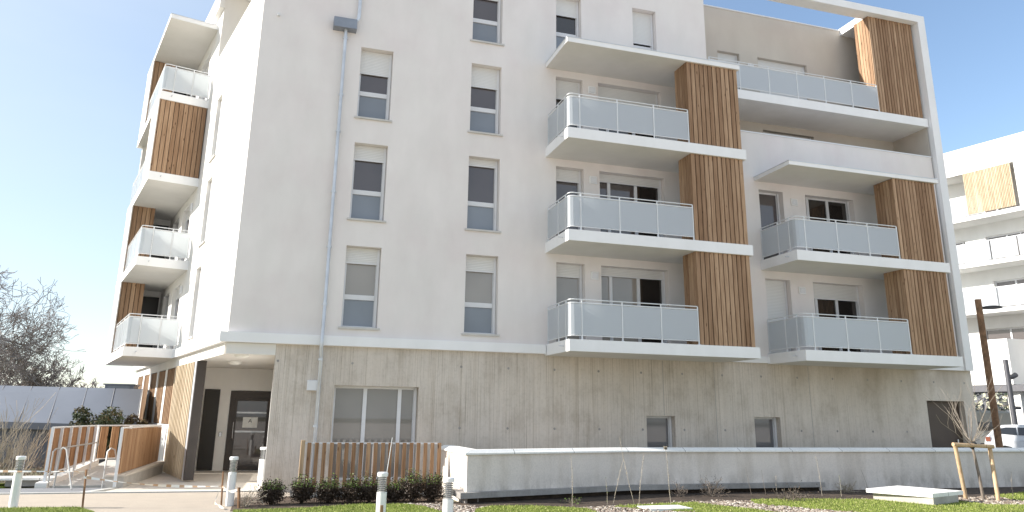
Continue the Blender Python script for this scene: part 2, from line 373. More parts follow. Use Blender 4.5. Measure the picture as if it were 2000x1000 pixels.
def inside(x, y, poly):
    c = False; j = len(poly)-1
    for i in range(len(poly)):
        xi, yi = poly[i]; xj, yj = poly[j]
        if (yi > y) != (yj > y) and x < (xj-xi)*(y-yi)/(yj-yi)+xi: c = not c
        j = i
    return c
b = MB(); random.seed(3)
N = 0
while N < 52000:
    x = U(-5.5, 21); y = U(11.9, 16.2)
    if not (inside(x, y, lawn_l) or any(inside(x, y, q) for q in lawns)): continue
    a = U(0, 6.28); h = U(.012, .038); wd = .006; lx, ly = U(-.02, .02), U(-.02, .02)
    b.v += [(x-wd*math.cos(a), y-wd*math.sin(a), .028), (x+wd*math.cos(a), y+wd*math.sin(a), .028), (x+lx, y+ly, .03+h)]
    k = len(b.v)-3; b.f.append((k, k+1, k+2)); b.t.append(rnd()); N += 1
tag(b.build('grass', 'grass_blade'), 'short bright green lawn grass in front of the low wall', 'grass', kind='stuff')
ICO = [(0, 0, 1), (.89, 0, .45), (.28, .85, .45), (-.72, .53, .45), (-.72, -.53, .45), (.28, -.85, .45), (.72, .53, -.45), (-.28, .85, -.45), (-.89, 0, -.45), (-.28, -.85, -.45), (.72, -.53, -.45), (0, 0, -1)]
ICF = [(0, 1, 2), (0, 2, 3), (0, 3, 4), (0, 4, 5), (0, 5, 1), (1, 6, 2), (2, 7, 3), (3, 8, 4), (4, 9, 5), (5, 10, 1), (6, 7, 2), (7, 8, 3), (8, 9, 4), (9, 10, 5), (10, 6, 1), (11, 7, 6), (11, 8, 7), (11, 9, 8), (11, 10, 9), (11, 6, 10)]
b = MB(); random.seed(5); N = 0
grav = [(2.7, 15.7), (2.9, 13.6), (3.6, 12.0), (14, 12.0), (17.5, 12.8), (17.0, 14.7), (15.4, 14.5), (10, 14.9), (8.9, 14.9), (8.0, 14.78), (6.6, 14.5), (5.9, 14.4), (4.0, 14.9), (3.5, 15.4)]
while N < 9000:
    x = U(2, 18); y = U(12.0, 16)
    if not inside(x, y, grav) or any(inside(x, y, q) and rnd() > .012 for q in lawns): continue
    s_ = U(.012, .035); sx_, sy_, sz_ = s_*U(.7, 1.4), s_*U(.7, 1.4), s_*U(.4, .8); a = U(0, 3)
    b.vv([(x+sx_*p[0]*math.cos(a)-sy_*p[1]*math.sin(a), y+sx_*p[0]*math.sin(a)+sy_*p[1]*math.cos(a), .015+sz_*p[2]+(.03 if N % 90 == 0 else 0)) for p in ICO], ICF, rnd()); N += 1
tag(b.build('gravel', 'gravel_stone'), 'pale and brown gravel stones between the lawn patches', 'gravel', kind='stuff')

# ================================================================ the apartment building
A = thing('apartment_building', 'cream four-storey apartment block with larch screens, balconies and raw concrete ground floor', 'building', (6, 18.5, 0))
win = [(1.49, 2.34, 9.12, 11.10, .62, 'pane_grey'), (1.49, 2.34, 6.41, 8.42, .36, 'pane_grey'), (1.47, 2.33, 3.72, 5.72, .36, 'pane_reflect'),
       (4.5, 5.36, 11.82, 13.73, .4, 'pane_grey'), (4.5, 5.36, 9.11, 11.12, .56, 'pane_grey'), (4.5, 5.36, 6.40, 8.41, .16, 'pane_grey'), (4.5, 5.37, 3.70, 5.73, .36, 'pane_reflect'),
       (6.99, 7.78, 11.82, 13.73, .50, 'pane_dark'), (9.46, 10.24, 11.82, 13.76, 1.02, 'pane_dark')]
doors = []
for k, z in enumerate((3.51, 6.21, 8.91)): doors += [(6.98, 7.80, z, z+2.19), (8.28, 10.31, z, z+2.19)]
b = MB(FR); b.wall(-1.05, 11.95, 3.25, 15.4, [w_[:4] for w_ in win]+doors, 0, .28)
b.quad([(11.95, 0, 11.57), (11.95, -1.5, 11.57), (11.95, -1.5, 15.4), (11.95, 0, 15.4)])
b.quad([(11.95, 0, 8.7), (11.95, -1.5, 8.7), (11.95, -1.5, 11.57), (11.95, 0, 11.57)])
b.box(-1.05+.03, 11.94, -.6, -.35, 15.0, 15.39)
wall_front = b.build('front_wall', 'plaster_front', A, 'smooth grey-cream rendered front wall in shade')
wr = [(13.48, 14.33, 6.21, 8.40), (15.13, 16.93, 6.21, 8.40), (13.48, 14.33, 3.51, 5.69), (15.13, 16.93, 3.51, 5.69)]
b = MB(FR); b.wall(11.95, 20.31, 3.25, 10.2, wr, 0, .28)
b.quad([(11.95, -.2, 8.9), (20.31, -.2, 8.9), (20.31, -.2, 10.2), (11.95, -.2, 10.2)])
b.build('wing_wall', 'plaster_front', A, 'grey-cream rendered wall behind the right stack of balconies')
# loggia back walls, floors, inner right wall
lw = [(13.35, 14.2, 11.60, 13.72), (14.92, 16.92, 11.60, 13.72), (13.0, 13.55, 9.0, 11.06), (14.92, 16.93, 9.0, 11.06)]
b = MB(FR); b.wall(11.95, 20.31, 8.9, 15.32, lw, -1.5, .22)
b.quad([(20.31, 0, 8.9), (20.31, -1.5, 8.9), (20.31, -1.5, 15.15), (20.31, -.1, 15.15), (20.31, -.1, 11.5), (20.31, 0, 11.28)])
b.quad([(11.95, 0, 8.9), (20.31, 0, 8.9), (20.31, -1.5, 8.9), (11.95, -1.5, 8.9)])
b.build('loggia_wall', 'plaster_beige', A, 'beige rendered walls of the recessed loggias at top right')
b = MB(FR); b.box(11.9, 20.33, -1.62, -1.47, 15.32, 15.36); b.build('roof_flashing', 'white_metal', A)
b = MB(FR); b.box(12.0, 20.33, -.2, .02, 10.2, 10.24); b.build('parapet_cap', 'white_metal', A)
b = MB(FR); b.box(11.95, 20.33, -1.5, .05, 11.28, 11.57); b.build('loggia_slab', 'paint_white', A)
# big white frame: beam, column, corner roof
b = MB(FR); b.box(11.95, 20.66, -.29, .17, 15.15, 15.41); b.box(20.36, 20.66, -.3, .17, 3.24, 15.15)
b.box(18.5, 20.66, -1.6, -.29, 15.15, 15.41)
b.build('white_frame', 'paint_white', A, 'white concrete frame rising round the right end of the building')
b = MB(FR); b.box(20.36, 20.66, -12, -.3, 3.24, 15.15); b.box(11.95, 20.66, -12, -1.72, 15.1, 15.3)
b.box(-1.0, 11.95, -12, -.62, 15.1, 15.38); b.quad([(11.95, -1.5, 3.3), (11.95, -12, 3.3), (11.95, -12, 15.4), (11.95, -1.5, 15.4)])
b.quad([(-1.05, -12, 0), (20.6, -12, 0), (20.6, -12, 15.1), (-1.05, -12, 15.1)])
b.build('roof', 'plaster_side', A)
# white band, header over entrance
b = MB(FR)
b.prism([(-1.21, .12), (6.64, .12), (6.64, -.05), (-1.0, -.05)], 3.26, 3.49); b.box(11.97, 13.36, -.05, .10, 3.24, 3.42)
b.box(18.5, 20.36, -.05, .10, 3.24, 3.42); b.box(6.64, 11.97, -.05, .06, 3.24, 3.45); b.box(13.36, 18.5, -.05, .06, 3.24, 3.42)
b.B = SI; b.prism([(.02, .0), (-.06, .13), (16.2, .13), (16.2, -.05), (.1, -.05)], 3.26, 3.49)
b.build('floor_band', 'paint_white', A, 'white concrete band between ground floor and upper floors')
b = MB(ID); d = Vector(sd)
c0 = Vector((-1.05, 18.5, 0)); c1 = c0+Vector(sd)*6.3
b.prism([(c0.x, c0.y), (.03, 18.5), (.03, 18.7), (c0.x+.05, 18.7), ], 3.0, 3.255)
b.B = SI; b.box(.2, 16.0, -.2, 0, 3.0, 3.255)
b.B = ID; b.prism([(c0.x+.06, 18.72), (.03, 18.72), (.03, 25.25), (-2.84, 25.25)], 3.02, 3.2)
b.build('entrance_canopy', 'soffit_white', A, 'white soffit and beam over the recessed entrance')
# board-marked concrete ground floor
gw = [(1.42, 3.42, .22, 2.35), (9.50, 10.34, .9, 1.76), (12.79, 13.63, .9, 1.77), (18.84, 20.27, 0, 2.32)]
b = MB(FR); b.wall(.03, 20.70, -.1, 3.25, gw, 0, .28); b.quad([(20.70, 0, -.1), (20.70, -12, -.1), (20.70, -12, 3.25), (20.70, 0, 3.25)])
for q in ((5.0, .01), (14.55, .012), (15.3, .006), (11.0, .006)): pass
conc_wall = b.build('concrete_wall', 'board_concrete', A, 'raw board-marked concrete wall of the ground floor')
b = MB(FR); b.quad([(.03, 0, -.1), (.03, -6.8, -.1), (.03, -6.8, 3.02), (.03, 0, 3.02)]); b.build('entrance_side_wall', 'wall_white', A)
b = MB(FR)
for x in (4.46, 5.68, 6.92, 8.15, 9.38, 10.61, 11.85, 13.1, 14.3, 15.51, 16.75, 17.98, 19.2, 20.39):
    for z in (2.87, 1.41):
        if z < 2 and any(g[0]-.1 < x < g[1]+.1 for g in gw) or (z < 2 and x > 18.5): continue
        b.vv([FR(x+.032*math.cos(t*math.pi/5), .003, z+.032*math.sin(t*math.pi/5)) for t in range(10)], [tuple(range(10))])
for x in (2.9, 1.2):
    b.vv([FR(x-1.1+.03*math.cos(t*math.pi/5), .003, 2.87+.03*math.sin(t*math.pi/5)) for t in range(10)], [tuple(range(10))])
for x, z0_ in ((10.02, 1.77), (14.68, .3), (11.6, 0)): b.box(x, x+.012, -.01, .002, z0_, 3.2)
tag(b.build('tie_hole', 'ledge_concrete', A), kind='stuff')
# side wall
ps = [(4.36, 5.12, 3.73, 5.75), (4.36, 5.10, 6.43, 8.42), (4.34, 5.06, 9.04, 11.06)]
sdo = []
for z in (3.51, 6.21, 8.91, 11.61): sdo += [(7.6, 9.1, z, z+2.15), (9.9, 11.2, z, z+2.15)]
b = MB(SI); b.wall(0, 5.95, 3.25, 12.8, ps, 0, .22); b.wall(5.95, 16.1, 3.25, 15.4, sdo, 0, .22)
b.quad([(0, -.18, 12), (5.95, -.18, 12), (5.95, -.18, 12.8), (0, -.18, 12.8)]); b.quad([(0, 0, 12.8), (5.95, 0, 12.8), (5.95, -.18, 12.8), (0, -.18, 12.8)])
b.quad([(5.95, 0, 12.0), (5.95, -2.6, 12.0), (5.95, -2.6, 15.4), (5.95, 0, 15.4)])
b.quad([(.1, -2.6, 12.0), (5.95, -2.6, 12.0), (5.95, -2.6, 15.4), (.1, -2.6, 15.4)])
b.quad([(0, -.18, 12.2), (5.95, -.18, 12.2), (5.95, -2.6, 12.2), (0, -2.6, 12.2)])
b.quad([(16.1, 0, 0), (16.1, -12, 0), (16.1, -12, 15.4), (16.1, 0, 15.4)])
b.build('side_wall', 'plaster_side', A, 'sunlit white rendered side wall')
b = MB(SI); b.box(5.9, 16.2, 0, .16, 14.65, 15.4); b.box(-.1, 5.9, -2.6, .1, 15.15, 15.4); b.build('roof_fascia', 'plaster_side', A, 'cream roof edge of the sunlit side')
gs = [(6.55, 8.15), (8.5, 10.0), (10.3, 11.8), (12.1, 13.5), (13.8, 15.3)]
b = MB(SI); b.wall(6.3, 16.1, -.1, 3.0, [(p, q, 1.33, 3.0-.001) for p, q in gs], 0, .07)
b.quad([(6.3, 0, 0), (6.3, -.5, 0), (6.3, -.5, 3), (6.3, 0, 3)])
b.build('ground_floor_side_wall', 'wall_white', A, 'sunlit white ground floor wall with wood-filled openings')
for p, q in gs:
    o = MB(SI); o.box(p, q, -.10, -.07, 1.33, 3.0); o = o.build('louvre_panel', 'wood_gap_dark', A)
    l = MB(SI); k = p+.03
    while k < q-.05: l.box(k, k+.10, -.07, -.015, 1.35, 2.98, rnd()); k += .25
    l.build('louvre_slats', 'larch_wood', o)
# slat screen beside the entrance
b = MB(SI); b.box(2.95, 3.1, -.17, .05, .05, 2.99); sc_ = b.build('slat_screen', 'dark_brown_metal', A, 'tall vertical slat screen beside the entrance door')
b = MB(SI); b.box(2.93, 2.95, -.17, .06, .05, 2.99); b.build('end_plate', 'dark_brown_metal', sc_)
b = MB(SI); b.box(3.1, 3.32, .0, .05, .05, 2.99); b.build('grey_post', 'zinc', sc_)
b = MB(SI); k = 3.36
while k < 6.25: b.box(k, k+.105, .0, .065, .05, 2.99, rnd()); k += .232
b.build('slat', 'larch_wood_pale', sc_)
b = MB(SI); b.box(3.32, 6.3, -.03, -.001, .10, .16); b.box(3.32, 6.3, -.03, -.001, 2.86, 2.92); b.build('cross_rail', 'dark_brown_metal', sc_)

# ---- windows
def window(B, p, q, z0, z1, n0, sh, pane, split=None, cols=None, sill=True, closed=False, trans=True):
    f = .055; fr = MB(B); n1 = n0+.05
    fr.box(p, p+f, n0, n1, z0, z1); fr.box(q-f-.03, q, n0, n1, z0, z1)
    fr.box(p+f, q-f-.03, n0, n1, z0, z0+f); fr.box(p+f, q-f-.03, n0, n1, z1-f, z1)
    if trans: fr.box(p+f, q-f-.03, n0+.001, n1+.004, z0+.70, z0+.82)
    for c in cols or (): fr.box(c-.045, c+.045, n0+.001, n1+.004, z0+f, z1-f)
    o = fr.build('window', 'pvc_white', A)
    if trans:
        g = MB(B); g.box(p+f, q-f-.03, n0+.01, n0+.02, z0+f, z0+.70); g.build('frosted_pane', 'pane_frosted', o)
        g = MB(B); g.box(p+f, q-f-.03, n0+.01, n0+.02, z0+.82, z1-f); g.build('pane', pane, o)
    else:
        cs = [p+f-.045]+list(cols or ())+[q-f-.03+.045]
        for i in range(len(cs)-1):
            g = MB(B); g.box(cs[i]+.045, cs[i+1]-.045, n0+.01, n0+.02, z0+f, z1-f); g.build('pane', pane if isinstance(pane, str) else pane[i], o)
    if sh: g = MB(B); g.box(p+.01, q-.07, n1+.006, n1+.035, z1-sh-.02, z1-.005); g.build('roller_shutter', 'shutter_slats', o)
    rail = MB(B); rail.box(q-.07, q-.01, n1+.006, n1+.05, z0+.02, z1-.005)
    if sh: rail.box(p+.01, q-.07, n1+.004, n1+.04, z1-sh-.05, z1-sh-.021)
    rail.build('shutter_rail', 'pvc_white', o)
    if sill: g = MB(B); g.box(p-.06, q+.06, n0, .05, z0-.045, z0+.002); g.build('sill', 'stone_sill', o)
for p, q, z0, z1, sh, pn in win: window(FR, p, q, z0, z1, -.28, sh, pn)
shs = {0: .16, 1: .16, 2: .40}
for k in range(3):
    z = (3.51, 6.21, 8.91)[k]; pp = ('pane_reflect', 'pane_grey', 'pane_dark')[k]
    window(FR, 6.98, 7.80, z, z+2.19, -.28, shs[k]+.15, pp, trans=False, sill=False)
    window(FR, 8.28, 10.31, z, z+2.19, -.28, shs[k]+.04, [pp, pp, 'pane_dark'], cols=(8.66, 9.50), trans=False, sill=False)
window(FR, 13.48, 14.33, 6.21, 8.40, -.28, 0, 'pane_grey', trans=False, sill=False)
window(FR, 15.13, 16.93, 6.21, 8.40, -.28, .0, 'pane_dark', cols=(15.38, 16.12), trans=False, sill=False)
window(FR, 13.48, 14.33, 3.51, 5.69, -.28, 2.1, 'pane_grey', trans=False, sill=False)
window(FR, 15.13, 16.93, 3.51, 5.69, -.28, .42, 'pane_dark', cols=(15.38, 16.12), trans=False, sill=False)
window(FR, 13.35, 14.2, 11.60, 13.72, -1.72, 2.05, 'pane_grey', trans=False, sill=False)
window(FR, 14.92, 16.92, 11.60, 13.72, -1.72, 2.05, 'pane_grey', cols=(15.2,), trans=False, sill=False)
window(FR, 13.0, 13.55, 9.0, 11.06, -1.72, 0, 'pane_dark', trans=False, sill=False)
window(FR, 14.92, 16.93, 9.0, 11.06, -1.72, 0, 'pane_dark', cols=(15.9,), trans=False, sill=False)
window(FR, 1.42, 3.42, .22, 2.35, -.28, 0, 'pane_ground', cols=(2.17, 3.0), trans=False, sill=False)
window(FR, 9.50, 10.34, .9, 1.76, -.28, 0, 'pane_mid', trans=False, sill=False)
window(FR, 12.79, 13.63, .9, 1.77, -.28, 0, 'pane_mid', trans=False, sill=False)
for p, q, z0, z1 in ps: window(SI, p, q, z0, z1, -.2, .3, 'pane_grey')
for p, q, z0, z1 in sdo: window(SI, p, q, z0, z1, -.2, .3, 'pane_dark', trans=False, sill=False)
b = MB(FR); b.box(18.85, 20.26, -.28, -.2, 0, 2.31); gd = b.build('service_door', 'garage_brown', A, 'plain dark brown service door at the right end')
b = MB(FR); b.box(20.0, 20.04, -.2, -.15, 1.0, 1.2); b.build('handle', 'stainless', gd)
# vents
for x, z in ((7.96, 10.72), (7.96, 8.0), (7.96, 5.29), (14.59, 8.0), (14.6, 5.29), (14.5, 13.2)):
    nn = -1.5 if z > 13 else 0
    b = MB(FR); b.bbox(x, x+.23, nn, nn+.045, z, z+.22, .012); o = b.build('vent_cover', 'paint_white', A)
    b = MB(FR); b.bbox(x+.03, x+.20, nn+.046, nn+.06, z+.03, z+.19, .01); b.build('vent_plate', 'pvc_white', o)
for z in (5.3, 8.0): b = MB(SI); b.bbox(7.22, 7.45, 0, .06, z, z+.24, .012); b.build('vent_cover', 'pvc_white', A)
b = MB(FR); b.bbox(.79, 1.03, 0, .09, 2.22, 2.45, .012); o = b.build('junction_box', 'pvc_white', A)
# downpipe
b = MB(FR); b.tube([(1.05, .12, 11.5), (1.05, .12, 3.62), (1.04, .22, 3.40), (1.04, .22, 3.18), (1.06, .1, 3.0), (1.06, .1, .12)], .044, 12)
dp = b.build('downpipe', 'zinc', A, 'galvanised rainwater downpipe running down the front wall', smooth=True)
for z in (11.2, 9.6, 8.6, 7.0, 5.6, 4.2, 2.9, 1.4): b = MB(FR); b.tube([(1.05, .11, z), (1.05, .11, z+.05)], .061, 12); b.box(1.04, 1.06, 0, .11, z, z+.05); b.build('pipe_bracket', 'zinc', dp, smooth=True)
b = MB(FR); b.bbox(.72, 1.32, 0, .26, 11.46, 11.74, .01); b.build('rainwater_hopper', 'zinc_dark', dp)
b = MB(FR); b.tube([(1.36, .1, 15.2), (1.36, .1, 11.95), (1.35, .1, 11.85), (1.31, .1, 11.77), (1.22, .1, 11.73)], .05, 12); b.build('upper_pipe', 'zinc', dp, smooth=True)
b = MB(FR); b.tube([(-.66, -.02, 11.64), (-.66, .12, 11.62)], .032, 10); b.build('overflow_spout', 'white_metal', A, smooth=True)

# ---- wood screens
def fin(B, p, q, nf, dep, z0, z1, near=-1, mat='larch_wood', step=.1345):
    c = MB(B); c.box(p+.03, q-.03, nf-dep+.03, nf-.03, z0, z1); o = c.build('wood_screen', 'wood_gap_dark', A)
    b = MB(B); k = p; n_ = max(2, round((q-p)/step)); st = (q-p)/n_
    for i in range(n_): b.box(p+i*st+.013, p+(i+1)*st-.013, nf-.028, nf+U(-.003, .003), z0+.004, z1-.004, rnd())
    m_ = max(2, round((dep-.03)/step)); st = (dep-.03)/m_
    for i in range(m_):
        b.box(p+U(-.003, .003), p+.028, nf-dep+i*st+.009, nf-dep+(i+1)*st-.009, z0+.004, z1-.004, rnd())
        b.box(q-.028, q, nf-dep+i*st+.009, nf-dep+(i+1)*st-.009, z0+.004, z1-.004, rnd())
    b.build('board', mat, o)
def slab(B, p, q, nf, z0, z1, nb=0, cap=False, flash=False):
    b = MB(B); b.box(p, q, nb, nf, z0, z1); o = b.build('balcony_slab', 'paint_white', A)
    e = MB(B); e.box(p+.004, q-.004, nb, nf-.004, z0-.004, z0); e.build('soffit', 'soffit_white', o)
    if flash: b = MB(B); b.box(p-.012, q+.012, nb, nf+.012, z1, z1+.018); b.build('flashing', 'zinc', o)
    t = MB(B); t.tube([(p-.13, nf-.35, z0+.14), (p+.02, nf-.35, z0+.14)], .014, 8)
    if not flash: t.build('drain_spout', 'zinc', o)
    return o
def rail(B, pts, z, posts, label=None, zh=.97):
    b = MB(B); P = pts
    for zz, r in ((z+zh, .014), (z+.885, .018), (z+.10, .014)):
        b.tube([(a, c, zz) for a, c in P], r, 6)
    for a, c in posts: b.box(a-.014, a+.014, c-.014, c+.014, z, z+zh-.012); b.box(a-.04, a+.04, c-.03, c+.03, z, z+.012)
    o = b.build('guard_rail', 'white_metal', A, label, smooth=False)
    for i in range(len(posts)-1):
        (a0, c0), (a1, c1) = posts[i], posts[i+1]; L = math.hypot(a1-a0, c1-c0)
        if L < .1: continue
        # follow the corner if a bend lies between the posts
        mid = [p for p in P[1:-1] if min(a0, a1)-.06 <= p[0] <= max(a0, a1)+.06 and min(c0, c1)-.06 <= p[1] <= max(c0, c1)+.06]
        seq = [(a0, c0)]+mid+[(a1, c1)]; g = MB(B)
        for (x0, y0), (x1, y1) in zip(seq, seq[1:]):
            l = math.hypot(x1-x0, y1-y0)
            if l < .02: continue
            ux, uy = (x1-x0)/l, (y1-y0)/l; nx, ny = -uy*.005, ux*.005; e0 = .02 if (x0, y0) == (a0, c0) else 0; e1 = .02 if (x1, y1) == (a1, c1) else 0
            g.prism([(x0+ux*e0+nx, y0+uy*e0+ny), (x1-ux*e1+nx, y1-uy*e1+ny), (x1-ux*e1-nx, y1-uy*e1-ny), (x0+ux*e0-nx, y0+uy*e0-ny)], z+.118, z+.865)
        g.build('glass_panel', 'frosted_glass', o)
def front_balcony(x0, x1, xf, z, nf=1.67, fin_=True):
    slab(FR, x0, x1, nf, z-.28, z)
    e = .06; posts = [(x0+e, .05), (x0+e, .82), (x0+e, nf-.34), (x0+.36, nf-e), (x0+.36+(xf-x0-.36)/3, nf-e), (x0+.36+(xf-x0-.36)*2/3, nf-e), (xf-.03, nf-e)]
    c = [(x0+e, nf-e-.10), (x0+e+.03, nf-e-.03), (x0+e+.10, nf-e)]
    rail(FR, [(x0+e, .05)]+c+[(xf-.03, nf-e)], z, posts)
for z in (3.5, 6.2, 8.9):
    front_balcony(6.67, 11.95, 10.24, z)
    fin(FR, 10.24, 11.87, 1.61, .66, z+.001, z+2.42)
slab(FR, 6.67, 11.93, 1.67, 11.32, 11.45, flash=True)
for z in (3.5, 6.2):
    front_balcony(13.36, 18.64, 16.93, z, 1.65)
    fin(FR, 16.96, 18.52, 1.6, .75, z+.001, z+2.42 if z < 5 else z+2.44, step=.12)
slab(FR, 13.34, 18.62, 1.66, 8.65, 8.76, flash=True)
# fin and rail of the top loggia
fin(FR, 18.42, 20.28, -.06, .66, 11.571, 15.149, step=.115)
px_ = [12.03, 13.1, 14.16, 15.22, 16.28, 17.34, 18.38]
rail(FR, [(12.03, -.0), (18.38, -.0)], 11.57, [(x, -.0) for x in px_])
# ---- balconies on the sunlit side
for i, z in enumerate((3.53, 6.23, 8.93, 11.63)):
    slab(SI, 6.7, 12.3, 1.48, z-.27, z)
for i, z in enumerate((3.53, 6.23, 8.93, 11.63)):
    top = z+2.43 if i < 3 else 14.2
    if i == 2: fin(SI, 6.74, 8.35, 1.44, 1.42, z, top); 
    else: fin(SI, 10.4, 12.0, 1.46, .72, z, top)
    b = MB(SI); b.box(12.0, 12.2, -.0, 1.3, z+.001, top)
    e_ = MB(SI); e_.box(*((6.76, 8.36, 1.44, 1.475) if i == 2 else (10.42, 12.0, 1.46, 1.495)), z+.001, top); e_.build('screen_side_panel', 'plaster_side', A)
    b.build('end_wall', 'plaster_side', A)
    b = MB(SI); b.box(11.95, 11.999, .05, .68, z+.1, z+2.2); b.build('dark_opening', 'dark_panel', A)
    e = .06
    if i != 2:
        rail(SI, [(6.76, .05), (6.76, 1.34), (6.80, 1.42), (10.38, 1.42)], z, [(6.76, .05), (6.76, .55), (6.76, 1.10), (7.0, 1.42), (8.1, 1.42), (9.25, 1.42), (10.36, 1.42)])
    else: rail(SI, [(8.4, 1.42), (12.2, 1.42)], z, [(8.4, 1.42), (9.65, 1.42), (10.9, 1.42), (12.15, 1.42)])
slab(SI, 6.7, 12.3, 1.48, 14.22, 14.36, flash=True)

# ---- entrance
b = MB(FR); b.wall(-2.83, .03, -.1, 3.05, [(-1.16, .02, .02, 2.36)], -6.7, .12); b.build('entrance_wall', 'wall_white', A)
b = MB(FR); b.box(-1.9, -1.46, -6.7, -6.66, .03, 2.38); b.build('side_panel', 'dark_panel', A, 'black full-height door left of the glass entrance door')
b = MB(FR); N_ = -6.72
b.box(-1.15, -1.03, N_-.06, N_+.03, .02, 2.35); b.box(-.06, .02, N_-.06, N_+.03, .02, 2.35); b.box(-1.03, -.06, N_-.06, N_+.03, 2.15, 2.35)
b.box(-1.03, -.93, N_-.06, N_, .02, 2.15); b.box(-.93, -.06, N_-.06, N_, .02, .16); b.box(-.93, -.06, N_-.06, N_, 2.05, 2.15)
dr = b.build('entrance_door', 'dark_brown_metal', A, 'dark framed glass entrance door with a white notice')
b = MB(FR); b.box(-.93, -.06, N_-.04, N_-.02, .16, 2.05); b.build('pane', 'pane_door', dr)
for zz in (1.68, 1.12): b = MB(FR); b.box(-.93, -.06, N_-.018, N_-.01, zz, zz+.05); b.build('glazing_bar', 'zinc', dr)
b = MB(FR); b.tube([(-.99, N_+.06, .95), (-.99, N_+.06, 1.42)], .014, 8); b.tube([(-.99, N_, 1.0), (-.99, N_+.06, 1.0)], .009, 6); b.tube([(-.99, N_, 1.37), (-.99, N_+.06, 1.37)], .009, 6); b.build('handle', 'stainless', dr)
b = MB(FR); b.box(-.73, -.30, N_-.008, N_-.004, 1.26, 1.57); nt = b.build('notice', 'paper', dr)
tc_ = bpy.data.curves.new('txt', 'FONT'); tc_.body = 'A'; tc_.size = .16; tc_.align_x = 'CENTER'
to = bpy.data.objects.new('txt', tc_); COL.objects.link(to); dg = bpy.context.evaluated_depsgraph_get()
tm = bpy.data.meshes.new_from_object(to.evaluated_get(dg)); bpy.data.objects.remove(to)
tm.materials.clear(); tm.materials.append(MAT['ink']); tm.transform(Matrix.Translation((-.515-6, -N_-0+.002-0.0, 1.41)) @ Matrix.Rotation(R(90), 4, 'X'))
tob = bpy.data.objects.new('letter', tm); COL.objects.link(tob); tob.parent = dr
b = MB(FR); b.bbox(-1.38, -1.29, -6.7, -6.67, 1.0, 1.13, .01); b.build('intercom', 'stainless', A)
for x, y in ((-.72, 18.95), (-.98, 21.8)):
    b = MB(); b.lathe([(.001, 2.93), (.10, 2.94), (.16, 2.97), (.175, 3.0), (.175, 3.02)], (x, y), 20); b.build('ceiling_lamp', 'lamp_white', A, smooth=True)

# ================================================================ low wall
b = MB()
P0 = (3.92, 15.52); PK = (8.06, 16.62); PE = (32, 16.72)
def offs(dn):   # outline of the wall front shifted outwards by dn
    return [(P0[0]-dn, P0[1]-dn*1.1), (PK[0], PK[1]-dn), (PE[0], PE[1]-dn)]
f0 = offs(0); t_ = .28
lw_ = thing('low_wall', 'long low grey rendered garden wall with pale coping in front of the building', 'wall', (8, 16.6, 0))
b.prism([f0[0], f0[1], f0[2], (PE[0], PE[1]+t_), (PK[0], PK[1]+t_), (P0[0]+t_, P0[1]+t_), (P0[0]+t_, 18.0), (P0[0], 18.0)], .111, .935)
b.build('wall_body', 'low_wall_render', lw_)
b = MB(); b.prism([(P0[0]+.04, P0[1]+.04), (PK[0], PK[1]+.03), (13.25, PK[1]+.04), (13.25, PE[1]+t_), (PK[0], PK[1]+t_), (P0[0]+t_, P0[1]+t_)], -.15, .11); b.build('foundation', 'soil_shaded', lw_)  # dark colour stands for the shade under the ledge
b = MB(); b.prism([(13.25, PK[1]+.02), (PE[0], PE[1]), (PE[0], PE[1]+t_), (13.25, PK[1]+t_)], -.15, .111); b.prism([(P0[0], P0[1]+.1), (P0[0]+t_, P0[1]+.1), (P0[0]+t_, 18), (P0[0], 18)], -.15, .11); b.build('wall_foot', 'low_wall_render', lw_)
f1 = offs(.05); b = MB()
ol = [f1[0], f1[1], f1[2], (PE[0], PE[1]+t_+.05), (PK[0], PK[1]+t_+.05), (P0[0]+t_+.05, P0[1]+t_+.05), (P0[0]+t_+.05, 18.05), (P0[0]-.05, 18.05)]
rg = [(f1[0][0]+.12, f1[0][1]+.13), (f1[1][0], f1[1][1]+.13), (f1[2][0], f1[2][1]+.13), (PE[0], PE[1]+t_-.02), (PK[0], PK[1]+t_-.02), (P0[0]+t_-.02, P0[1]+t_-.02), (P0[0]+t_-.02, 18.05), (P0[0]+.07, 18.05)]
b.prism(ol, .935, .968)
b.vv([(x, y, .968) for x, y in ol]+[(x, y, 1.03) for x, y in rg], [tuple(range(8, 16))]+[(i, (i+1) % 8, 8+(i+1) % 8, 8+i) for i in range(8)])
b.build('coping', 'coping_concrete', lw_)
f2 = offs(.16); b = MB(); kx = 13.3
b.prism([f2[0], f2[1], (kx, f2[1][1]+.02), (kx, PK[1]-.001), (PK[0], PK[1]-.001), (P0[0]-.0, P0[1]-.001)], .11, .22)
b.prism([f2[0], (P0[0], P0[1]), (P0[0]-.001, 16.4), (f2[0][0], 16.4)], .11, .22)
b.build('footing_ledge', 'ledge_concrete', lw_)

# ================================================================ fence in front of the ground-floor window
fc = thing('slat_fence', 'low terrace fence of brown vertical slats on white rails', 'fence', (2.2, 17.2, 0))
FB = Basis((.82, 17.25, 0), (1, 0, 0), (0, -1, 0))
b = MB(FB); b.box(-.02, 2.88, -.03, 0, 1.075, 1.11); b.box(-.02, 2.88, -.03, 0, .16, .20); b.build('rail', 'white_metal', fc)
for x in (.15, 1.42, 2.72): b = MB(FB); b.box(x, x+.05, -.05, -.031, 0, 1.08); b.build('post', 'white_metal', fc)
b = MB(FB); k = .03
while k < 2.86: b.box(k, k+.08, .001, .025, .10, 1.105, rnd()); k += .1565
b.build('slat', 'fence_wood', fc)
b = MB(FB); b.box(-.10, -.02, -.12, .02, .02, 1.15); b.build('end_post', 'stake_wood', fc)
b = MB(FB); b.box(-.02, 2.9, -.1, .06, -.05, .06); b.build('base', 'kerb_white', fc)

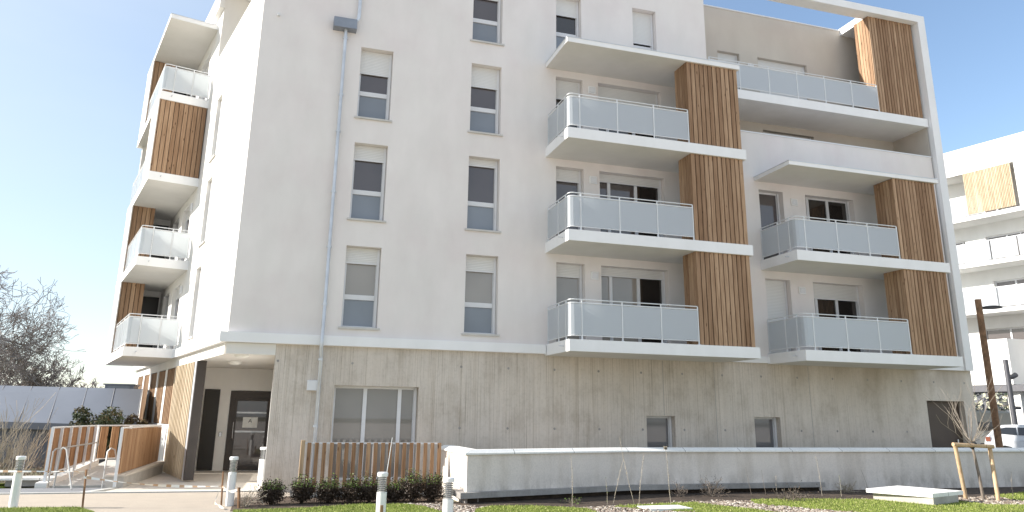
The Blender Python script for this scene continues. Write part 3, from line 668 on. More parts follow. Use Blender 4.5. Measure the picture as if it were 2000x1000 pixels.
# ================================================================ ramp with its two wood railings
def panel_fence(name, label, A0, A1, zb0, zb1, zt0, zt1, back, posts, gap=0, grp=None):
    a0, a1 = Vector((*A0, 0)), Vector((*A1, 0)); L = (a1-a0).length; u = (a1-a0)/L; nn = Vector((u.y, -u.x, 0))
    B = Basis(a0, u, nn); o = thing(name, label, 'railing', (A0[0], A0[1], 0), 0, grp)
    lo = lambda s: zb0+(zb1-zb0)*s/L
    hi = lambda s: zt0+(zt1-zt0)*s/L
    b = MB(B); st = .118; k = .04
    while k < L-.05:
        if not gap or (int(k/st) % 3): b.vv([B(x, y, z) for x, y, z in ((k, back-.012, lo(k)+.03), (k+st-.008, back-.012, lo(k)+.03), (k+st-.008, back+.012, lo(k)+.03), (k, back+.012, lo(k)+.03), (k, back-.012, hi(k)-.03), (k+st-.008, back-.012, hi(k)-.03), (k+st-.008, back+.012, hi(k)-.03), (k, back+.012, hi(k)-.03))], [(0, 3, 2, 1), (4, 5, 6, 7), (0, 1, 5, 4), (1, 2, 6, 5), (2, 3, 7, 6), (3, 0, 4, 7)], rnd())
        k += st
    b.build('board', 'fence_wood', o)
    b = MB(B); b.tube([(0, 0, zt0), (L, 0, zt1)], .022, 6); b.tube([(0, 0, zb0+.02), (L, 0, zb1+.02)], .018, 6); b.build('rail', 'white_metal', o)
    for i in range(posts):
        s_ = L*i/(posts-1); s_ = min(max(s_, .03), L-.03)
        b = MB(B); b.box(s_-.022, s_+.022, -.03, .03, lo(s_)-.25, hi(s_)); b.build('post', 'white_metal', o)
    return o, B, L
panel_fence('ramp_railing', 'near brown boarded ramp railing ending beside the entrance screen', (-3.16, 19.7), (-2.92, 24.2), .30, .33, 1.33, 1.30, .05, 2)
panel_fence('ramp_railing', 'far boarded ramp railing with many pale posts, left of the ramp', (-4.75, 20.5), (-4.42, 23.6), .25, .40, 1.31, 1.31, -.05, 6)
o, B_, L_ = panel_fence('ramp_railing', 'gappy slatted end section of the far ramp railing, at the top of the ramp', (-4.40, 23.65), (-3.0, 25.3), .42, .42, 1.31, 1.31, -.05, 3, 1)
rp = thing('access_ramp', 'white concrete access ramp rising between two wooden railings', 'ramp', (-3.9, 21.5, 0))
b = MB()
def slope_prism(b, poly, z0, zs): 
    N = len(poly); b.vv([(x, y, z0) for x, y in poly]+[(x, y, z) for (x, y), z in zip(poly, zs)], [tuple(range(N-1, -1, -1)), tuple(range(N, 2*N))]+[(i, (i+1) % N, N+(i+1) % N, N+i) for i in range(N)])
slope_prism(b, [(-4.65, 20.6), (-3.4, 20.6), (-3.1, 25.2), (-4.3, 25.2)], -.05, [.02, .02, .34, .34]); b.build('deck', 'kerb_white', rp)
b = MB(); slope_prism(b, [(-4.9, 20.4), (-4.66, 20.4), (-4.31, 24.0), (-4.5, 24.0)], -.05, [.10, .10, .42, .42]); b.build('side_kerb', 'wall_white', rp)
b = MB(); slope_prism(b, [(-3.40, 19.95), (-3.02, 19.95), (-2.72, 24.4), (-3.1, 24.4)], -.05, [.26, .26, .30, .30]); b.build('plinth', 'raw_concrete', rp)
b = MB(); slope_prism(b, [(-3.42, 19.9), (-2.98, 19.9), (-2.68, 24.5), (-3.12, 24.5)], .262, [.30, .30, .34, .34]); b.build('plinth_cap', 'paving_concrete', rp)
def handrail(x0, y0, z0, x1, y1, z1, label):
    o = thing('handrail', label, 'handrail', (x0, y0, 0))
    b = MB(); b.tube([(x0, y0, z0), (x0, y0, .95+z0), (x0+.03, y0+.06, 1.0+z0), (x1, y1, 1.0+z1), (x1+.02, y1+.05, .93+z1)], .019, 8); b.build('top_bar', 'zinc_pale', o, smooth=True)
    for t in (.5, .9):
        b = MB(); xx, yy, zz = x0+(x1-x0)*t, y0+(y1-y0)*t, z0+(z1-z0)*t; b.tube([(xx, yy, zz), (xx, yy, zz+.99)], .022, 8); b.build('post', 'white_metal', o)
handrail(-4.66, 20.5, -.17, -4.30, 23.4, -.12, 'long white handrail fixed along the far ramp railing')
for x, y, l in ((-4.42, 20.2, 'short looped white handrail post at the foot of the ramp, left side'), (-3.40, 20.0, 'short looped white handrail post at the foot of the ramp, beside the near railing')):
    b = MB(); b.tube([(x-.06, y+.05, -.02), (x-.03, y+.05, .82), (x+.02, y, .88), (x+.10, y-.05, .84), (x+.42, y-.5, .02)] if x < -4 else [(x-.05, y, -.02), (x-.04, y, .80), (x+.02, y, .87), (x+.10, y+.05, .84), (x+.16, y+.3, .45)], .018, 8)
    tag(b.build('looped_handrail', 'zinc_pale', smooth=True), l, 'handrail')

# ================================================================ bollards
BL = [(-4.22, 16.37), (-.55, 16.01), (-.04, 20.4), (1.74, 12.09), (2.51, 10.96)]
BLB = ['white bollard light standing at the left on the path edge by the tape', 'white bollard light on the lawn corner nearest the entrance path, with sticks beside it',
       'white bollard light half hidden by the concrete corner of the entrance', 'white bollard light with small brown door panel, in front of the slat fence', 'white bollard light nearest the end of the low wall, only its louvred head showing']
root = thing('bollard_light', BLB[0], 'bollard', (*BL[0], 0), 0, 'bollard lights along the path and lawn')
b = MB(); b.lathe([(.001, 0), (.075, 0), (.075, .60), (.001, .60)], seg=24); b.build('post', 'bollard_white', root, smooth=True, local=True)
b = MB()
for i in range(8): z = .615+i*.026; b.lathe([(.045, z), (.072, z+.002), (.072, z+.008), (.045, z+.018)], seg=24)
hd = b.build('louvre', 'stainless', root, smooth=True, local=True)
b = MB(); b.lathe([(.04, .6), (.04, .83)], seg=16); b.build('lamp_core', 'lamp_white', root, smooth=True, local=True)
b = MB(); b.lathe([(.001, .825), (.08, .825), (.082, .87), (.07, .885), (.001, .888)], seg=24); b.build('cap', 'bollard_white', root, smooth=True, local=True)
for p, l in list(zip(BL, BLB))[1:]: dup(root, (*p, -.03 if p[1] < 12.5 else 0), l)
for o_ in COL.objects:
    if o_.get('label') == BLB[3]: 
        b = MB(); b.box(-.022, .022, -.079, -.07, .2, .42); b.build('service_door', 'fence_wood', o_, local=True)
# one tall thin rod behind the fourth bollard
b = MB(); b.tube([(2.32, 16.0, 0), (2.46, 16.02, 1.25)], .010, 6, r1=.007); tag(b.build('marker_rod', 'white_metal'), 'thin white rod standing in the shrub bed before the window', 'rod')

# ================================================================ tape and its stakes
stk = [((-3.09, 16.16), .66, 'thin brown wooden stake holding the tape, at the left lawn corner'), ((-.72, 15.95), .62, 'thin brown wooden stake holding tape left of the bollard'), ((-.40, 15.6), .36, 'short thick stake with tape wound round it, right of the bollard')]
for (x, y), h, l in stk:
    b = MB(); b.tube([(x+.03, y, -.02), (x-.0, y+.01, h)], .019 if h > .4 else .03, 6); tag(b.build('tape_stake', 'corten'), l, 'stake', 'stakes holding the barrier tape')
def tape(pts, sag, label):
    b = MB(); N = 26
    for (p, q) in zip(pts, pts[1:]):
        pp = []
        for i in range(N+1):
            t = i/N; x, y, z = [p[j]+(q[j]-p[j])*t for j in range(3)]; z -= sag*4*t*(1-t); a = .5+t*9
            pp.append((x, y, z, a))
        for (x0, y0, z0, a0), (x1, y1, z1, a1) in zip(pp, pp[1:]):
            w_ = .024; c0_, s0_ = math.sin(a0)*.6*w_, (.6+.4*math.cos(a0))*w_; c1_, s1_ = math.sin(a1)*.6*w_, (.6+.4*math.cos(a1))*w_
            b.vv([(x0, y0-c0_, z0-s0_), (x1, y1-c1_, z1-s1_), (x1, y1+c1_, z1+s1_), (x0, y0+c0_, z0+s0_)], [(0, 1, 2, 3)])
    tag(b.build('barrier_tape', 'tape'), label, 'tape')
tape([(-9, 16.9, .66), (-3.11, 16.15, .62)], .0, 'white and orange barrier tape running off the left edge of the picture')
tape([(-3.11, 16.15, .53), (-.71, 15.94, .36), (-.40, 15.58, .33)], .06, 'white and orange barrier tape sagging across the front of the entrance path')
tape([(-.72, 15.93, .4), (-.80, 15.6, .1), (-.62, 15.35, .03)], .0, 'loose end of barrier tape hanging down by the bollard')

# ================================================================ concrete covers
cv = thing('concrete_bench', 'pale concrete slab on a low grey base, on the right lawn', 'bench', (14.0, 14.3, 0))
B_ = Basis((12.95, 14.50, 0), Vector((.44, -1.29, 0)).normalized(), Vector((-1.29, -.44, 0)).normalized())
b = MB(B_); b.box(0, 1.30, -1.1, 0, -.05, .175); b.build('base', 'raw_concrete', cv)
b = MB(ID); b.prism([(12.79, 14.52), (13.35, 13.26), (14.65, 13.70), (14.17, 15.05)], .176, .255)
b.build('slab', 'coping_concrete', cv)
cv = thing('concrete_bench', 'small concrete slab with dark underside, beside the foot of the ramp', 'bench', (-4.9, 20.6, 0))
b = MB(); b.box(-5.6, -4.7, 20.8, 21.4, 0, .14); b.build('base', 'ledge_concrete', cv); b = MB(); b.box(-6.3, -4.62, 20.7, 21.45, .141, .19); b.build('slab', 'coping_concrete', cv)
b = MB(); b.box(7.0, 7.9, 13.6, 14.15, -.02, .05); tag(b.build('drain_cover', 'coping_concrete'), 'flat pale cover set in the gravel at the picture bottom', 'cover')

# ================================================================ shrubs
def shrub_mesh(seed, w_, h, n_=1500):
    random.seed(seed); br = MB(); lf = MB(); gr = MB()
    for i in range(46):
        a = U(0, 6.28); r_ = U(.1, 1)**.5*w_/2; z = h*U(.55, 1.0)*(1-.45*(r_/(w_/2))**2)
        p1 = (r_*.35*math.cos(a), r_*.35*math.sin(a), z*.4); p2 = (r_*math.cos(a), r_*math.sin(a), z)
        br.tube([(U(-.03, .03), U(-.03, .03), 0), p1, p2], .006, 3, r1=.003, cap=False)
        for k in range(n_//46):
            t = U(.12, 1.05)**.75; q = [p1[j]*(1-t)*1+p2[j]*t for j in range(3)]; s_ = .035+.05*(1-t)
            x, y, zz = q[0]+random.gauss(0, s_), q[1]+random.gauss(0, s_), max(.01, q[2]*(.25+.75*t)+random.gauss(0, .03))
            L = U(.018, .036); a2 = U(0, 6.28); e = U(-.6, 1.0); d_ = Vector((math.cos(a2)*math.cos(e), math.sin(a2)*math.cos(e), math.sin(e)))
            sv = d_.cross(Vector((rnd()-.5, rnd()-.5, rnd()-.5))).normalized()*L*.42; P = Vector((x, y, zz))
            tgt = gr if (zz > h*.52 and rnd() < .38) else lf
            tgt.vv([tuple(P), tuple(P+d_*L*.5+sv), tuple(P+d_*L), tuple(P+d_*L*.5-sv)], [(0, 1, 2, 3)])
    return br, lf, gr
SP = [(.20, 16.75, .50, .58, 'leftmost round brown-green shrub, standing by the path edge'), (.80, 16.85, .50, .62, 'second shrub from the left, below the concrete corner'), (1.32, 16.8, .52, .58, 'shrub at the left end of the slat fence'),
      (1.78, 16.75, .46, .60, 'shrub under the left pane of the ground-floor window'), (2.17, 16.8, .44, .64, 'shrub between the fence and the bollard, left of the bollard'), (2.70, 16.85, .42, .50, 'shrub half hidden behind the bollard with the brown panel'),
      (3.05, 16.7, .46, .74, 'tallest shrub, just right of the bollard with the brown panel'), (3.50, 16.72, .48, .68, 'rightmost shrub of the row, next to the low wall end')]
for i, (x, y, wd, h, l) in enumerate(SP):
    x, y, wd, h = x*.958, y*.958, wd*.97, h*.96
    t = thing('round_shrub', l, 'shrub', (x, y, 0), 0, 'low shrubs planted along the terrace fence')
    br, lf, gr = shrub_mesh(20+i, wd, h, 4200); br.build('stems', 'stem_dark', t, local=True); lf.build('foliage', 'leaf_brown', t, local=True); gr.build('new_leaves', 'leaf_green', t, local=True)

# ================================================================ branching plants
def grow(b, p, d, L, r, depth, spread=.5, kids=(2, 3), up=.1, shrink=.72, seg=4, rmin=.004, wob=.18, tips=None):
    P = [p]; n_ = 3; q = Vector(p); dd = Vector(d).normalized()
    for i in range(n_):
        dd = (dd+Vector((random.gauss(0, wob), random.gauss(0, wob), random.gauss(0, wob)+up*.3))).normalized(); q = q+dd*L/n_; P.append(tuple(q))
    r1 = max(rmin, r*.68); b.tube(P, r, seg, r1=r1, cap=False)
    if depth == 0:
        if tips is not None: tips.append(tuple(q))
        return
    for k in range(random.randint(*kids)):
        j = random.choice((1, 2, 3, 3)); a = U(0, 6.28); s_ = spread*U(.6, 1.3)
        ax = dd.orthogonal().normalized(); ax.rotate(Matrix.Rotation(a, 3, dd)); nd = (dd*math.cos(s_)+ax*math.sin(s_)+Vector((0, 0, up))).normalized()
        grow(b, P[j], nd, L*shrink*U(.75, 1.2), r1*.82, depth-1, spread, kids, up, shrink, seg, rmin, wob, tips)
def bare_tree(loc, label, H, seed, depth=7, r=.35, spread=.5, mat='bark_far', rmin=.012, trunkL=.22, kids=(2, 3), up=.1, group=None, wob=.2, nl=4):
    random.seed(seed); t = thing('bare_tree', label, 'tree', loc, 0, group)
    b = MB(); b.tube([(0, 0, -.3), (.0, 0, H*trunkL*.5), (.05*H*.1, 0, H*trunkL)], r, 8, r1=r*.75); b.build('trunk', mat, t, local=True)
    b = MB()
    for k in range(nl):
        a = 6.28*k/nl+U(-.4, .4); e = U(.35, 1.0)
        grow(b, (0, 0, H*trunkL*U(.8, 1)), (math.cos(a)*math.cos(e), math.sin(a)*math.cos(e), math.sin(e)), H*.22, r*.5, depth-1, spread, kids, up, .78, 3, rmin, wob)
    zm = sorted(v[2] for v in b.v)[int(len(b.v)*.998)]; k = H/zm; t.scale = (k, k, k)
    b.build('crown', mat, t, local=True); return t
bare_tree((-23.2, 58, 0), 'large bare plane tree with pale limbs rising behind the grey shed roof', 14.5, 11, 9, .45, .62, rmin=.015, wob=.26, up=.06, trunkL=.12, nl=6)
bare_tree((-18.0, 66, 0), 'smaller bare tree right of the large plane tree, behind the shed roof', 6.5, 12, 8, .2, .6, rmin=.018, trunkL=.15, nl=6)
bare_tree((-15.5, 72, 0), 'low bare tree nearest the rooftop lantern of the shed', 4.2, 13, 7, .15, .6, rmin=.02, trunkL=.15, nl=5)
bare_tree((-36, 62, 0), 'bare tree at the far left edge behind the shed roof', 11, 15, 7, .35, .6, rmin=.022, trunkL=.12, nl=5)
# young staked tree
random.seed(31); t = thing('young_tree', 'young leafless tree with a vase of thin shoots, tied between two stakes', 'tree', (15.56, 14.03, 0))
b = MB(); b.tube([(0, 0, 0), (-.04, 0, .6), (-.12, 0, 1.22)], .034, 8, r1=.028); b.build('trunk', 'bark', t, local=True)
b = MB()
for k in range(15):
    a = 6.28*k/15+U(-.2, .2); e = U(.2, 1.15); L = U(.55, 1.0) if e < .8 else U(.8, 1.15)
    if k in (3, 9): e = .25; L = 1.05
    grow(b, (-.12, 0, 1.18+U(0, .1)), (math.cos(a)*math.cos(e), math.sin(a)*math.cos(e)*.7, math.sin(e)), L, .0085, 2, .35, (1, 2), .22, .6, 4, .0028, .1)
b.build('crown', 'bark_pale', t, local=True)
ts = thing('tree_stakes', 'two round pale stakes with a crossbar holding the young tree', 'tree stake', (15.5, 14.0, 0))
for (x0, y0), (x1, y1), l in (((15.33, 14.28), (14.97, 14.05), 0), ((15.72, 13.79), (15.92, 14.0), 0)):
    b = MB(); b.tube([(x0, y0, -.05), (x1, y1, 1.17)], .045, 10); b.build('stake', 'stake_wood', ts, smooth=True)
b = MB(); b.tube([(14.86, 14.0, 1.215), (15.98, 13.96, 1.17)], .045, 10); b.build('crossbar', 'stake_wood', ts, smooth=True)
b = MB(); b.tube([(15.38, 14.0, 1.15), (15.50, 14.0, 1.24)], .055, 8); b.build('strap', 'ink', ts)

# tall thin stems in the lawn bed
stems = [((5.84, 14.64), 1.0, 'thin bare upright stem, leftmost before the low wall'), ((6.52, 14.52), .55, 'short leafy stem next to the leaning one'), ((6.62, 14.5), .88, 'thin stem leaning right, with tiny pale buds'),
         ((7.08, 14.41), 1.32, 'tallest bare stem, its tip reaching over the coping'), ((7.39, 14.81), .98, 'thin budded stem right of the tallest one'), ((7.83, 14.28), 1.12, 'bare stem topped by a small tuft of leaves'),
         ((12.4, 15.5), .88, 'pale budded stem right of the ledge end'), ((12.75, 15.3), .48, 'short green-leaved stem right of the ledge end'), ((10.9, 16.1), .62, 'dark thin twig leaning on the low wall face'), ((11.3, 16.1), .55, 'second dark twig on the low wall face'),
         ((11.6, 16.05), .42, 'short pale curved twig before the ledge'), ((16.3, 13.9), .62, 'thin shoot right of the tree stakes'), ((14.1, 15.9), .55, 'dark stick leaning left above the concrete slab')]
for i, ((x, y), h, l) in enumerate(stems):
    random.seed(60+i); t = thing('thin_stem', l, 'plant', (x, y, 0), 0, 'thin stems growing before the low wall')
    b = MB(); g = MB(); lean = (-.02, .02, .34, -.22, .12, -.10, -.10, .04, -.12, -.08, -.05, .02, -.35)[i]; P = []
    for k in range(8): q = k/7; P.append((lean*h*q+math.sin(q*3+i)*.02, U(-.01, .01), h*q))
    b.tube(P, .0055, 4, r1=.003); 
    for k in range(int(h*46)):
        q = U(.12, 1); j = min(6, int(q*7)); p = Vector(P[j]).lerp(Vector(P[j+1]), q*7-j); a = U(0, 6.28); L = U(.012, .03)
        g.vv([tuple(p), tuple(p+Vector((math.cos(a)*L, math.sin(a)*L, L*.8))), tuple(p+Vector((math.cos(a+.8)*L*.7, math.sin(a+.8)*L*.7, L*.2)))], [(0, 1, 2)])
    if i == 5:
        for k in range(40):
            p = Vector(P[7]); L = .04; g.vv([tuple(p+Vector((U(-L, L), U(-L, L), U(-L, L)))) for _ in range(3)], [(0, 1, 2)])
    b.build('stem', 'twig_dry' if i not in (8, 9, 12) else 'bark', t, local=True)
    if i not in (8, 9, 12): g.build('buds', 'leaf_green' if i in (1, 7) else 'twig_dry', t, local=True)
# small scrubby plants
for i, (x, y, w_, h, l) in enumerate([(9.75, 15.85, .75, .42, 'dry grey scrubby plant before the ledge middle'), (10.95, 14.6, 1.1, .36, 'reddish brown twiggy plant with green tips on the lawn edge'), (8.9, 15.9, .3, .35, 'tiny dry plant left of the scrubby one'), (6.05, 15.1, .35, .16, 'small green weed at the gravel edge'), (13.6, 16.1, .5, .3, 'dry pale tuft against the low wall near the slab'), (-.25, 15.75, .30, .42, 'dry curled brown plant beside the wound stake')]):
    random.seed(90+i); t = thing('scrubby_plant', l, 'plant', (x, y, 0)); b = MB(); g = MB()
    for k in range(34 if w_ > .4 else 16):
        a = U(0, 6.28); e = U(.3, 1.4); grow(b, (U(-.1, .1)*w_, U(-.1, .1)*w_, 0), (math.cos(a)*math.cos(e)*w_/h, math.sin(a)*math.cos(e), math.sin(e)), h*U(.4, .8), .006, 2, .5, (1, 3), .1, .5, 3, .003, .25)
    for k in range(int(300*w_)):
        p = Vector((random.gauss(0, w_*.25), random.gauss(0, w_*.2), abs(random.gauss(h*.35, h*.25)))); L = .02; g.vv([tuple(p+Vector((U(-L, L), U(-L, L), U(-L, L)))) for _ in range(3)], [(0, 1, 2)])
    b.build('twigs', 'twig_dry' if i in (4, 5) else 'bark', t, local=True); g.build('leaves', ('leaf_brown', 'leaf_brown', 'leaf_brown', 'leaf_green', 'twig_dry', 'twig_dry')[i], t, local=True)

# ================================================================ left background: shed, brush, bushes
sh = thing('metal_shed', 'long low shed with a sloping grey seamed metal roof at the left', 'shed', (-12, 28, 0))
EV = [(-22, 28.6), (-4.0, 27.3)]
b = MB(); zE, zR = 1.33, 2.62; dx, dy = 1.2, 5.5
e0, e1 = (-22, 31.0, 1.62), (-3.9, 26.71, 1.265); r0_, r1_ = (-22.2, 32.6, 2.62), (-4.1, 28.31, 2.42)
b.vv([e0, e1, r1_, r0_, (e0[0], e0[1], e0[2]-.06), (e1[0], e1[1], e1[2]-.06), (r1_[0], r1_[1]+.05, 2.30), (r0_[0], r0_[1]+.05, 2.5)], [(0, 1, 2, 3), (4, 7, 6, 5), (0, 4, 5, 1), (1, 5, 6, 2), (2, 6, 7, 3), (3, 7, 4, 0)])
b.build('roof', 'shed_metal', sh)
for i in range(22):
    b = MB(); t = i/21; p = Vector(e0).lerp(Vector(e1), t); q = Vector(r0_).lerp(Vector(r1_), t); b.tube([(p.x, p.y-.005, p.z), (q.x, q.y-.005, q.z)], .016, 4); b.build('seam', 'steel_dark', sh)
b = MB(); b.vv([(-22, 31.3, -.1), (-3.9, 27.02, -.1), (-3.9, 27.02, 1.25), (-22, 31.3, 1.60)], [(0, 1, 2, 3)]); b.vv([(-22, 36, -.1), (-4.4, 30.4, -.1), (-4.4, 30.4, 2.38), (-22, 36, 2.55)], [(0, 1, 2, 3)]); b.vv([(-3.9, 26.75, -.1), (-4.1, 28.3, -.1), (-4.1, 28.3, 2.36), (-3.9, 26.75, 1.2)], [(0, 1, 2, 3)]); b.vv([(-22, 32.6, 2.58), (-4.1, 28.31, 2.38), (-4.4, 30.4, 2.38), (-22, 36, 2.55)], [(0, 1, 2, 3)]); b.build('wall', 'shed_wall', sh)
b = MB(); b.vv([(-22, 30.95, 1.42), (-4.15, 26.72, 1.07), (-4.15, 26.72, 1.262), (-22, 30.95, 1.61)], [(0, 1, 2, 3)]); b.build('gutter', 'shed_wall', sh)
b = MB(); b.box(-5.4, -4.5, 29.2, 30.2, 2.3, 2.56); b.box(-5.45, -4.45, 29.15, 30.25, 2.56, 2.60); ln = b.build('roof_lantern', 'shed_metal', sh)
b = MB(); b.box(-5.3, -4.6, 29.18, 29.195, 2.42, 2.54); b.build('pane', 'pane_frosted', ln)
def bush(loc, w_, h, label, mats, n_=2600, seed=1, name='bush', ls=.05, grp=None):
    random.seed(seed); t = thing(name, label, 'bush', loc, 0, grp); b = MB(); L1 = MB(); L2 = MB()
    cl = [(random.gauss(0, w_*.26), random.gauss(0, w_*.2), h*U(.3, .9), U(.12, .24)*w_) for _ in range(16)]
    for c in cl: b.tube([(0, 0, 0), (c[0]*.5, c[1]*.5, c[2]*.5), c[:3]], .02, 4, r1=.008)
    for k in range(n_):
        c = random.choice(cl); v = Vector((random.gauss(0, 1), random.gauss(0, 1), random.gauss(0, 1))).normalized()*U(.5, 1)*c[3]
        p = Vector(c[:3])+v; L = U(.5, 1)*ls; a = [tuple(p+Vector((U(-L, L), U(-L, L), U(-L, L)))) for _ in range(3)]
        (L2 if (v.z > .2*c[3] and rnd() < .5) else L1).vv(a, [(0, 1, 2)])
    b.build('branches', 'bark', t, local=True); L1.build('foliage', mats[0], t, local=True); L2.build('top_foliage', mats[1], t, local=True)
bush((-5.0, 26.3, 0), 1.7, 1.75, 'bushy green-brown shrub behind the ramp railing', ('leaf_dark', 'bush_olive'), 8000, 4, ls=.07)
bush((-4.1, 26.9, 0), 1.1, 1.55, 'greyer shrub between the ramp railing and the building corner', ('bush_olive', 'leaf_brown'), 5000, 5, ls=.07)
b = MB(); random.seed(77)
for k in range(900):
    x, y = U(-15, -4.9), U(22.6, 26.6); grow(b, (x, y, 0), (U(-.5, .5), U(-.3, .3), 1), U(.18, .5), .008, 1, .5, (1, 2), 0, .6, 3, .005, .2)
tag(b.build('undergrowth', 'bark'), 'dark brown dry undergrowth in front of the shed wall', 'undergrowth', kind='stuff')
WS = [(-5.7, 21.6, 1.75, .28), (-6.2, 22.2, 1.9, .30), (-6.8, 21.7, 1.6, .22), (-7.1, 22.8, 2.1, .25), (-7.9, 22.3, 1.9, .2), (-8.6, 23.2, 2.2, .25)]
WL_ = ['bare wispy shrub just left of the far ramp railing', 'taller wispy bare shrub behind the first bollard', 'short bare wispy shrub above the small concrete slab', 'tall bare wispy shrub with arching shoots, at the left', 'pale bare wispy shrub near the left edge', 'bare wispy shrub cut by the left edge of the picture']
for i, ((x, y, h, ln_), l) in enumerate(zip(WS, WL_)):
    random.seed(120+i); t = thing('wispy_shrub', l, 'shrub', (x, y, 0), 0, 'bare wispy shrubs before the shed'); b = MB()
    for k in range(24):
        a = U(0, 6.28); grow(b, (U(-.25, .25), U(-.25, .25), 0), (math.cos(a)*.45+ln_, math.sin(a)*.3, 1), h*U(.35, .62), .009, 2, .28, (1, 3), .15, .62, 3, .0045, .08)
    b.build('shoots', 'twig_dry', t, local=True)

# ================================================================ right background
W = thing('apartment_building', 'sunlit white apartment block with glass balconies behind, at the right edge', 'building', (39.856, 34.2495, 0))
def wp(name, mat, fn, parent=None, label=None):
    b = MB(BK); fn(b); return b.build(name, mat, parent or W, label)
S0, S1 = -16, 8
wp('parapet', 'wall_white', lambda b: (b.box(S0, S1, -10, 0, 16.62, 18.25)))
wp('facade', 'wall_white', lambda b: (b.box(S0, -2.95, -.3, -.0, 13.9, 16.62), b.wall(S0, S1, 3.8, 16.62, [(-2.3, -.02, 11.03, 12.85), (-2.4, -.1, 8.2, 10.05), (-2.0, .9, 5.5, 7.2), (1.2, 3.2, 11.03, 12.85), (-6.5, -4.5, 11.03, 12.85), (-6.5, -4.5, 8.2, 10.05), (-1.2, 1.0, 13.9, 15.6)], -1.7, .25), b.quad([(S1, 0, 0), (S1, -10, 0), (S1, -10, 18), (S1, 0, 18)])))
for z in (13.64, 10.77, 7.94): wp('balcony_slab', 'wall_white', lambda b: b.box(S0, S1, -1.7, 0, z, z+.26))
for z in (11.03, 8.2, 13.9):
    a0 = S0 if z < 13 else 0
    gr_ = wp('guard_rail', 'white_metal', lambda b: b.box(a0, S1, -.04, -.02, z+1.19, z+1.22))
    k = S1
    while k > max(a0, -9): wp('glass_panel', 'frosted_glass', lambda b: b.box(k-1.45, k-.03, -.035, -.02, z+.05, z+1.18), gr_); k -= 1.5
lp = wp('louvre_screen', 'larch_wood_pale', lambda b: (b.box(-2.72, -.02, -.06, -.05, 14.1, 14.16), b.box(-2.72, -.02, -.06, -.05, 16.4, 16.46)))
def slats(b):
    k = -2.74
    while k < -.04: b.box(k, k+.06, -.05, .0, 14.0, 16.62, rnd()); k += .085
wp('slats', 'larch_wood_pale', slats, lp)
for p, q, z0, z1 in [(-2.3, -.02, 11.03, 12.85), (-2.4, -.1, 8.2, 10.05), (-2.0, .9, 5.5, 7.2), (1.2, 3.2, 11.03, 12.85), (-6.5, -4.5, 11.03, 12.85), (-6.5, -4.5, 8.2, 10.05), (-1.2, 1.0, 13.9, 15.6)]:
    f = wp('window', 'pvc_white', lambda b: (b.box(p, q, -1.95, -1.9, z1-.08, z1), b.box(p, p+.08, -1.95, -1.9, z0, z1-.08), b.box(q-.08, q, -1.95, -1.9, z0, z1-.08), b.box((p+q)/2-.05, (p+q)/2+.05, -1.95, -1.9, z0, z1-.08), b.box((p+q)/2-.8, (p+q)/2-.73, -1.95, -1.9, z0, z1-.08)))
    wp('pane', 'pane_grey', lambda b: b.box(p+.08, q-.08, -1.96, -1.94, z0, z1-.08), f)
wp('lower_parapet', 'wall_white', lambda b: b.box(-1.12, S1, -.3, 0, 3.82, 6.4))
c_ = BK(-1.12, -.02, 0)
b = MB(); b.box(c_[0]+.01, c_[0]+14, c_[1], c_[1]+.3, 3.82, 6.4); b.build('recessed_parapet', 'wall_white', W)
wp('edge_beam', 'steel_dark', lambda b: b.box(S0, S1, -2.5, -.05, 3.44, 3.80))
b = MB(); q = BK(-.75, -.6, 0); b.prism([(q[0]-.1, q[1]-.5), (q[0]+.6, q[1]-.5), (q[0]+.6, q[1]+.3), (q[0]-.1, q[1]+.3)], -.1, 3.44); b.build('pillar', 'wall_white', W)
wp('ground_floor_wall', 'wall_white', lambda b: b.wall(S0, -7, -.1, 3.44, [], -8, .2))
# lamp posts
def lamp(loc, H, r, label, mat, head):
    t = thing('street_lamp', label, 'street lamp', loc); b = MB(); b.tube([(0, 0, -.1), (0, 0, H)], r, 12, r1=r*.92); b.build('pole', mat, t, smooth=True, local=True)
    if head: b = MB(); b.tube([(0, 0, H-.34), (.4, -.05, H-.30)], .035, 6); b.build('arm', 'steel_dark', t, local=True); b = MB(); b.lathe([(.001, H-.38), (.40, H-.34), (.42, H-.30), (.25, H-.25), (.001, H-.22)], (.62, -.05), 20); b.build('lamp_head', 'steel_dark', t, smooth=True, local=True)
    else:
        b = MB(); b.tube([(0, 0, H-.9), (.3, 0, H-.85), (.55, 0, H-.75)], .13, 8); b.build('lamp_head', 'steel_dark', t, local=True)
        b = MB(); b.tube([(-.1, 0, H-2.4), (.5, 0, H-2.4)], .08, 8); b.build('bracket', 'steel_dark', t, local=True)
lamp((27.8, 24, 0), 6.66, .135, 'rust-brown street lamp with round flat head, right of the building', 'corten', True)
lamp((36.0, 30, 0), 4.85, .13, 'dark street lamp with a small spotlight before the white block', 'steel_dark', False)
bpy.data.objects['street_lamp.001'].children[0].data.materials[0] = MAT['steel_dark']
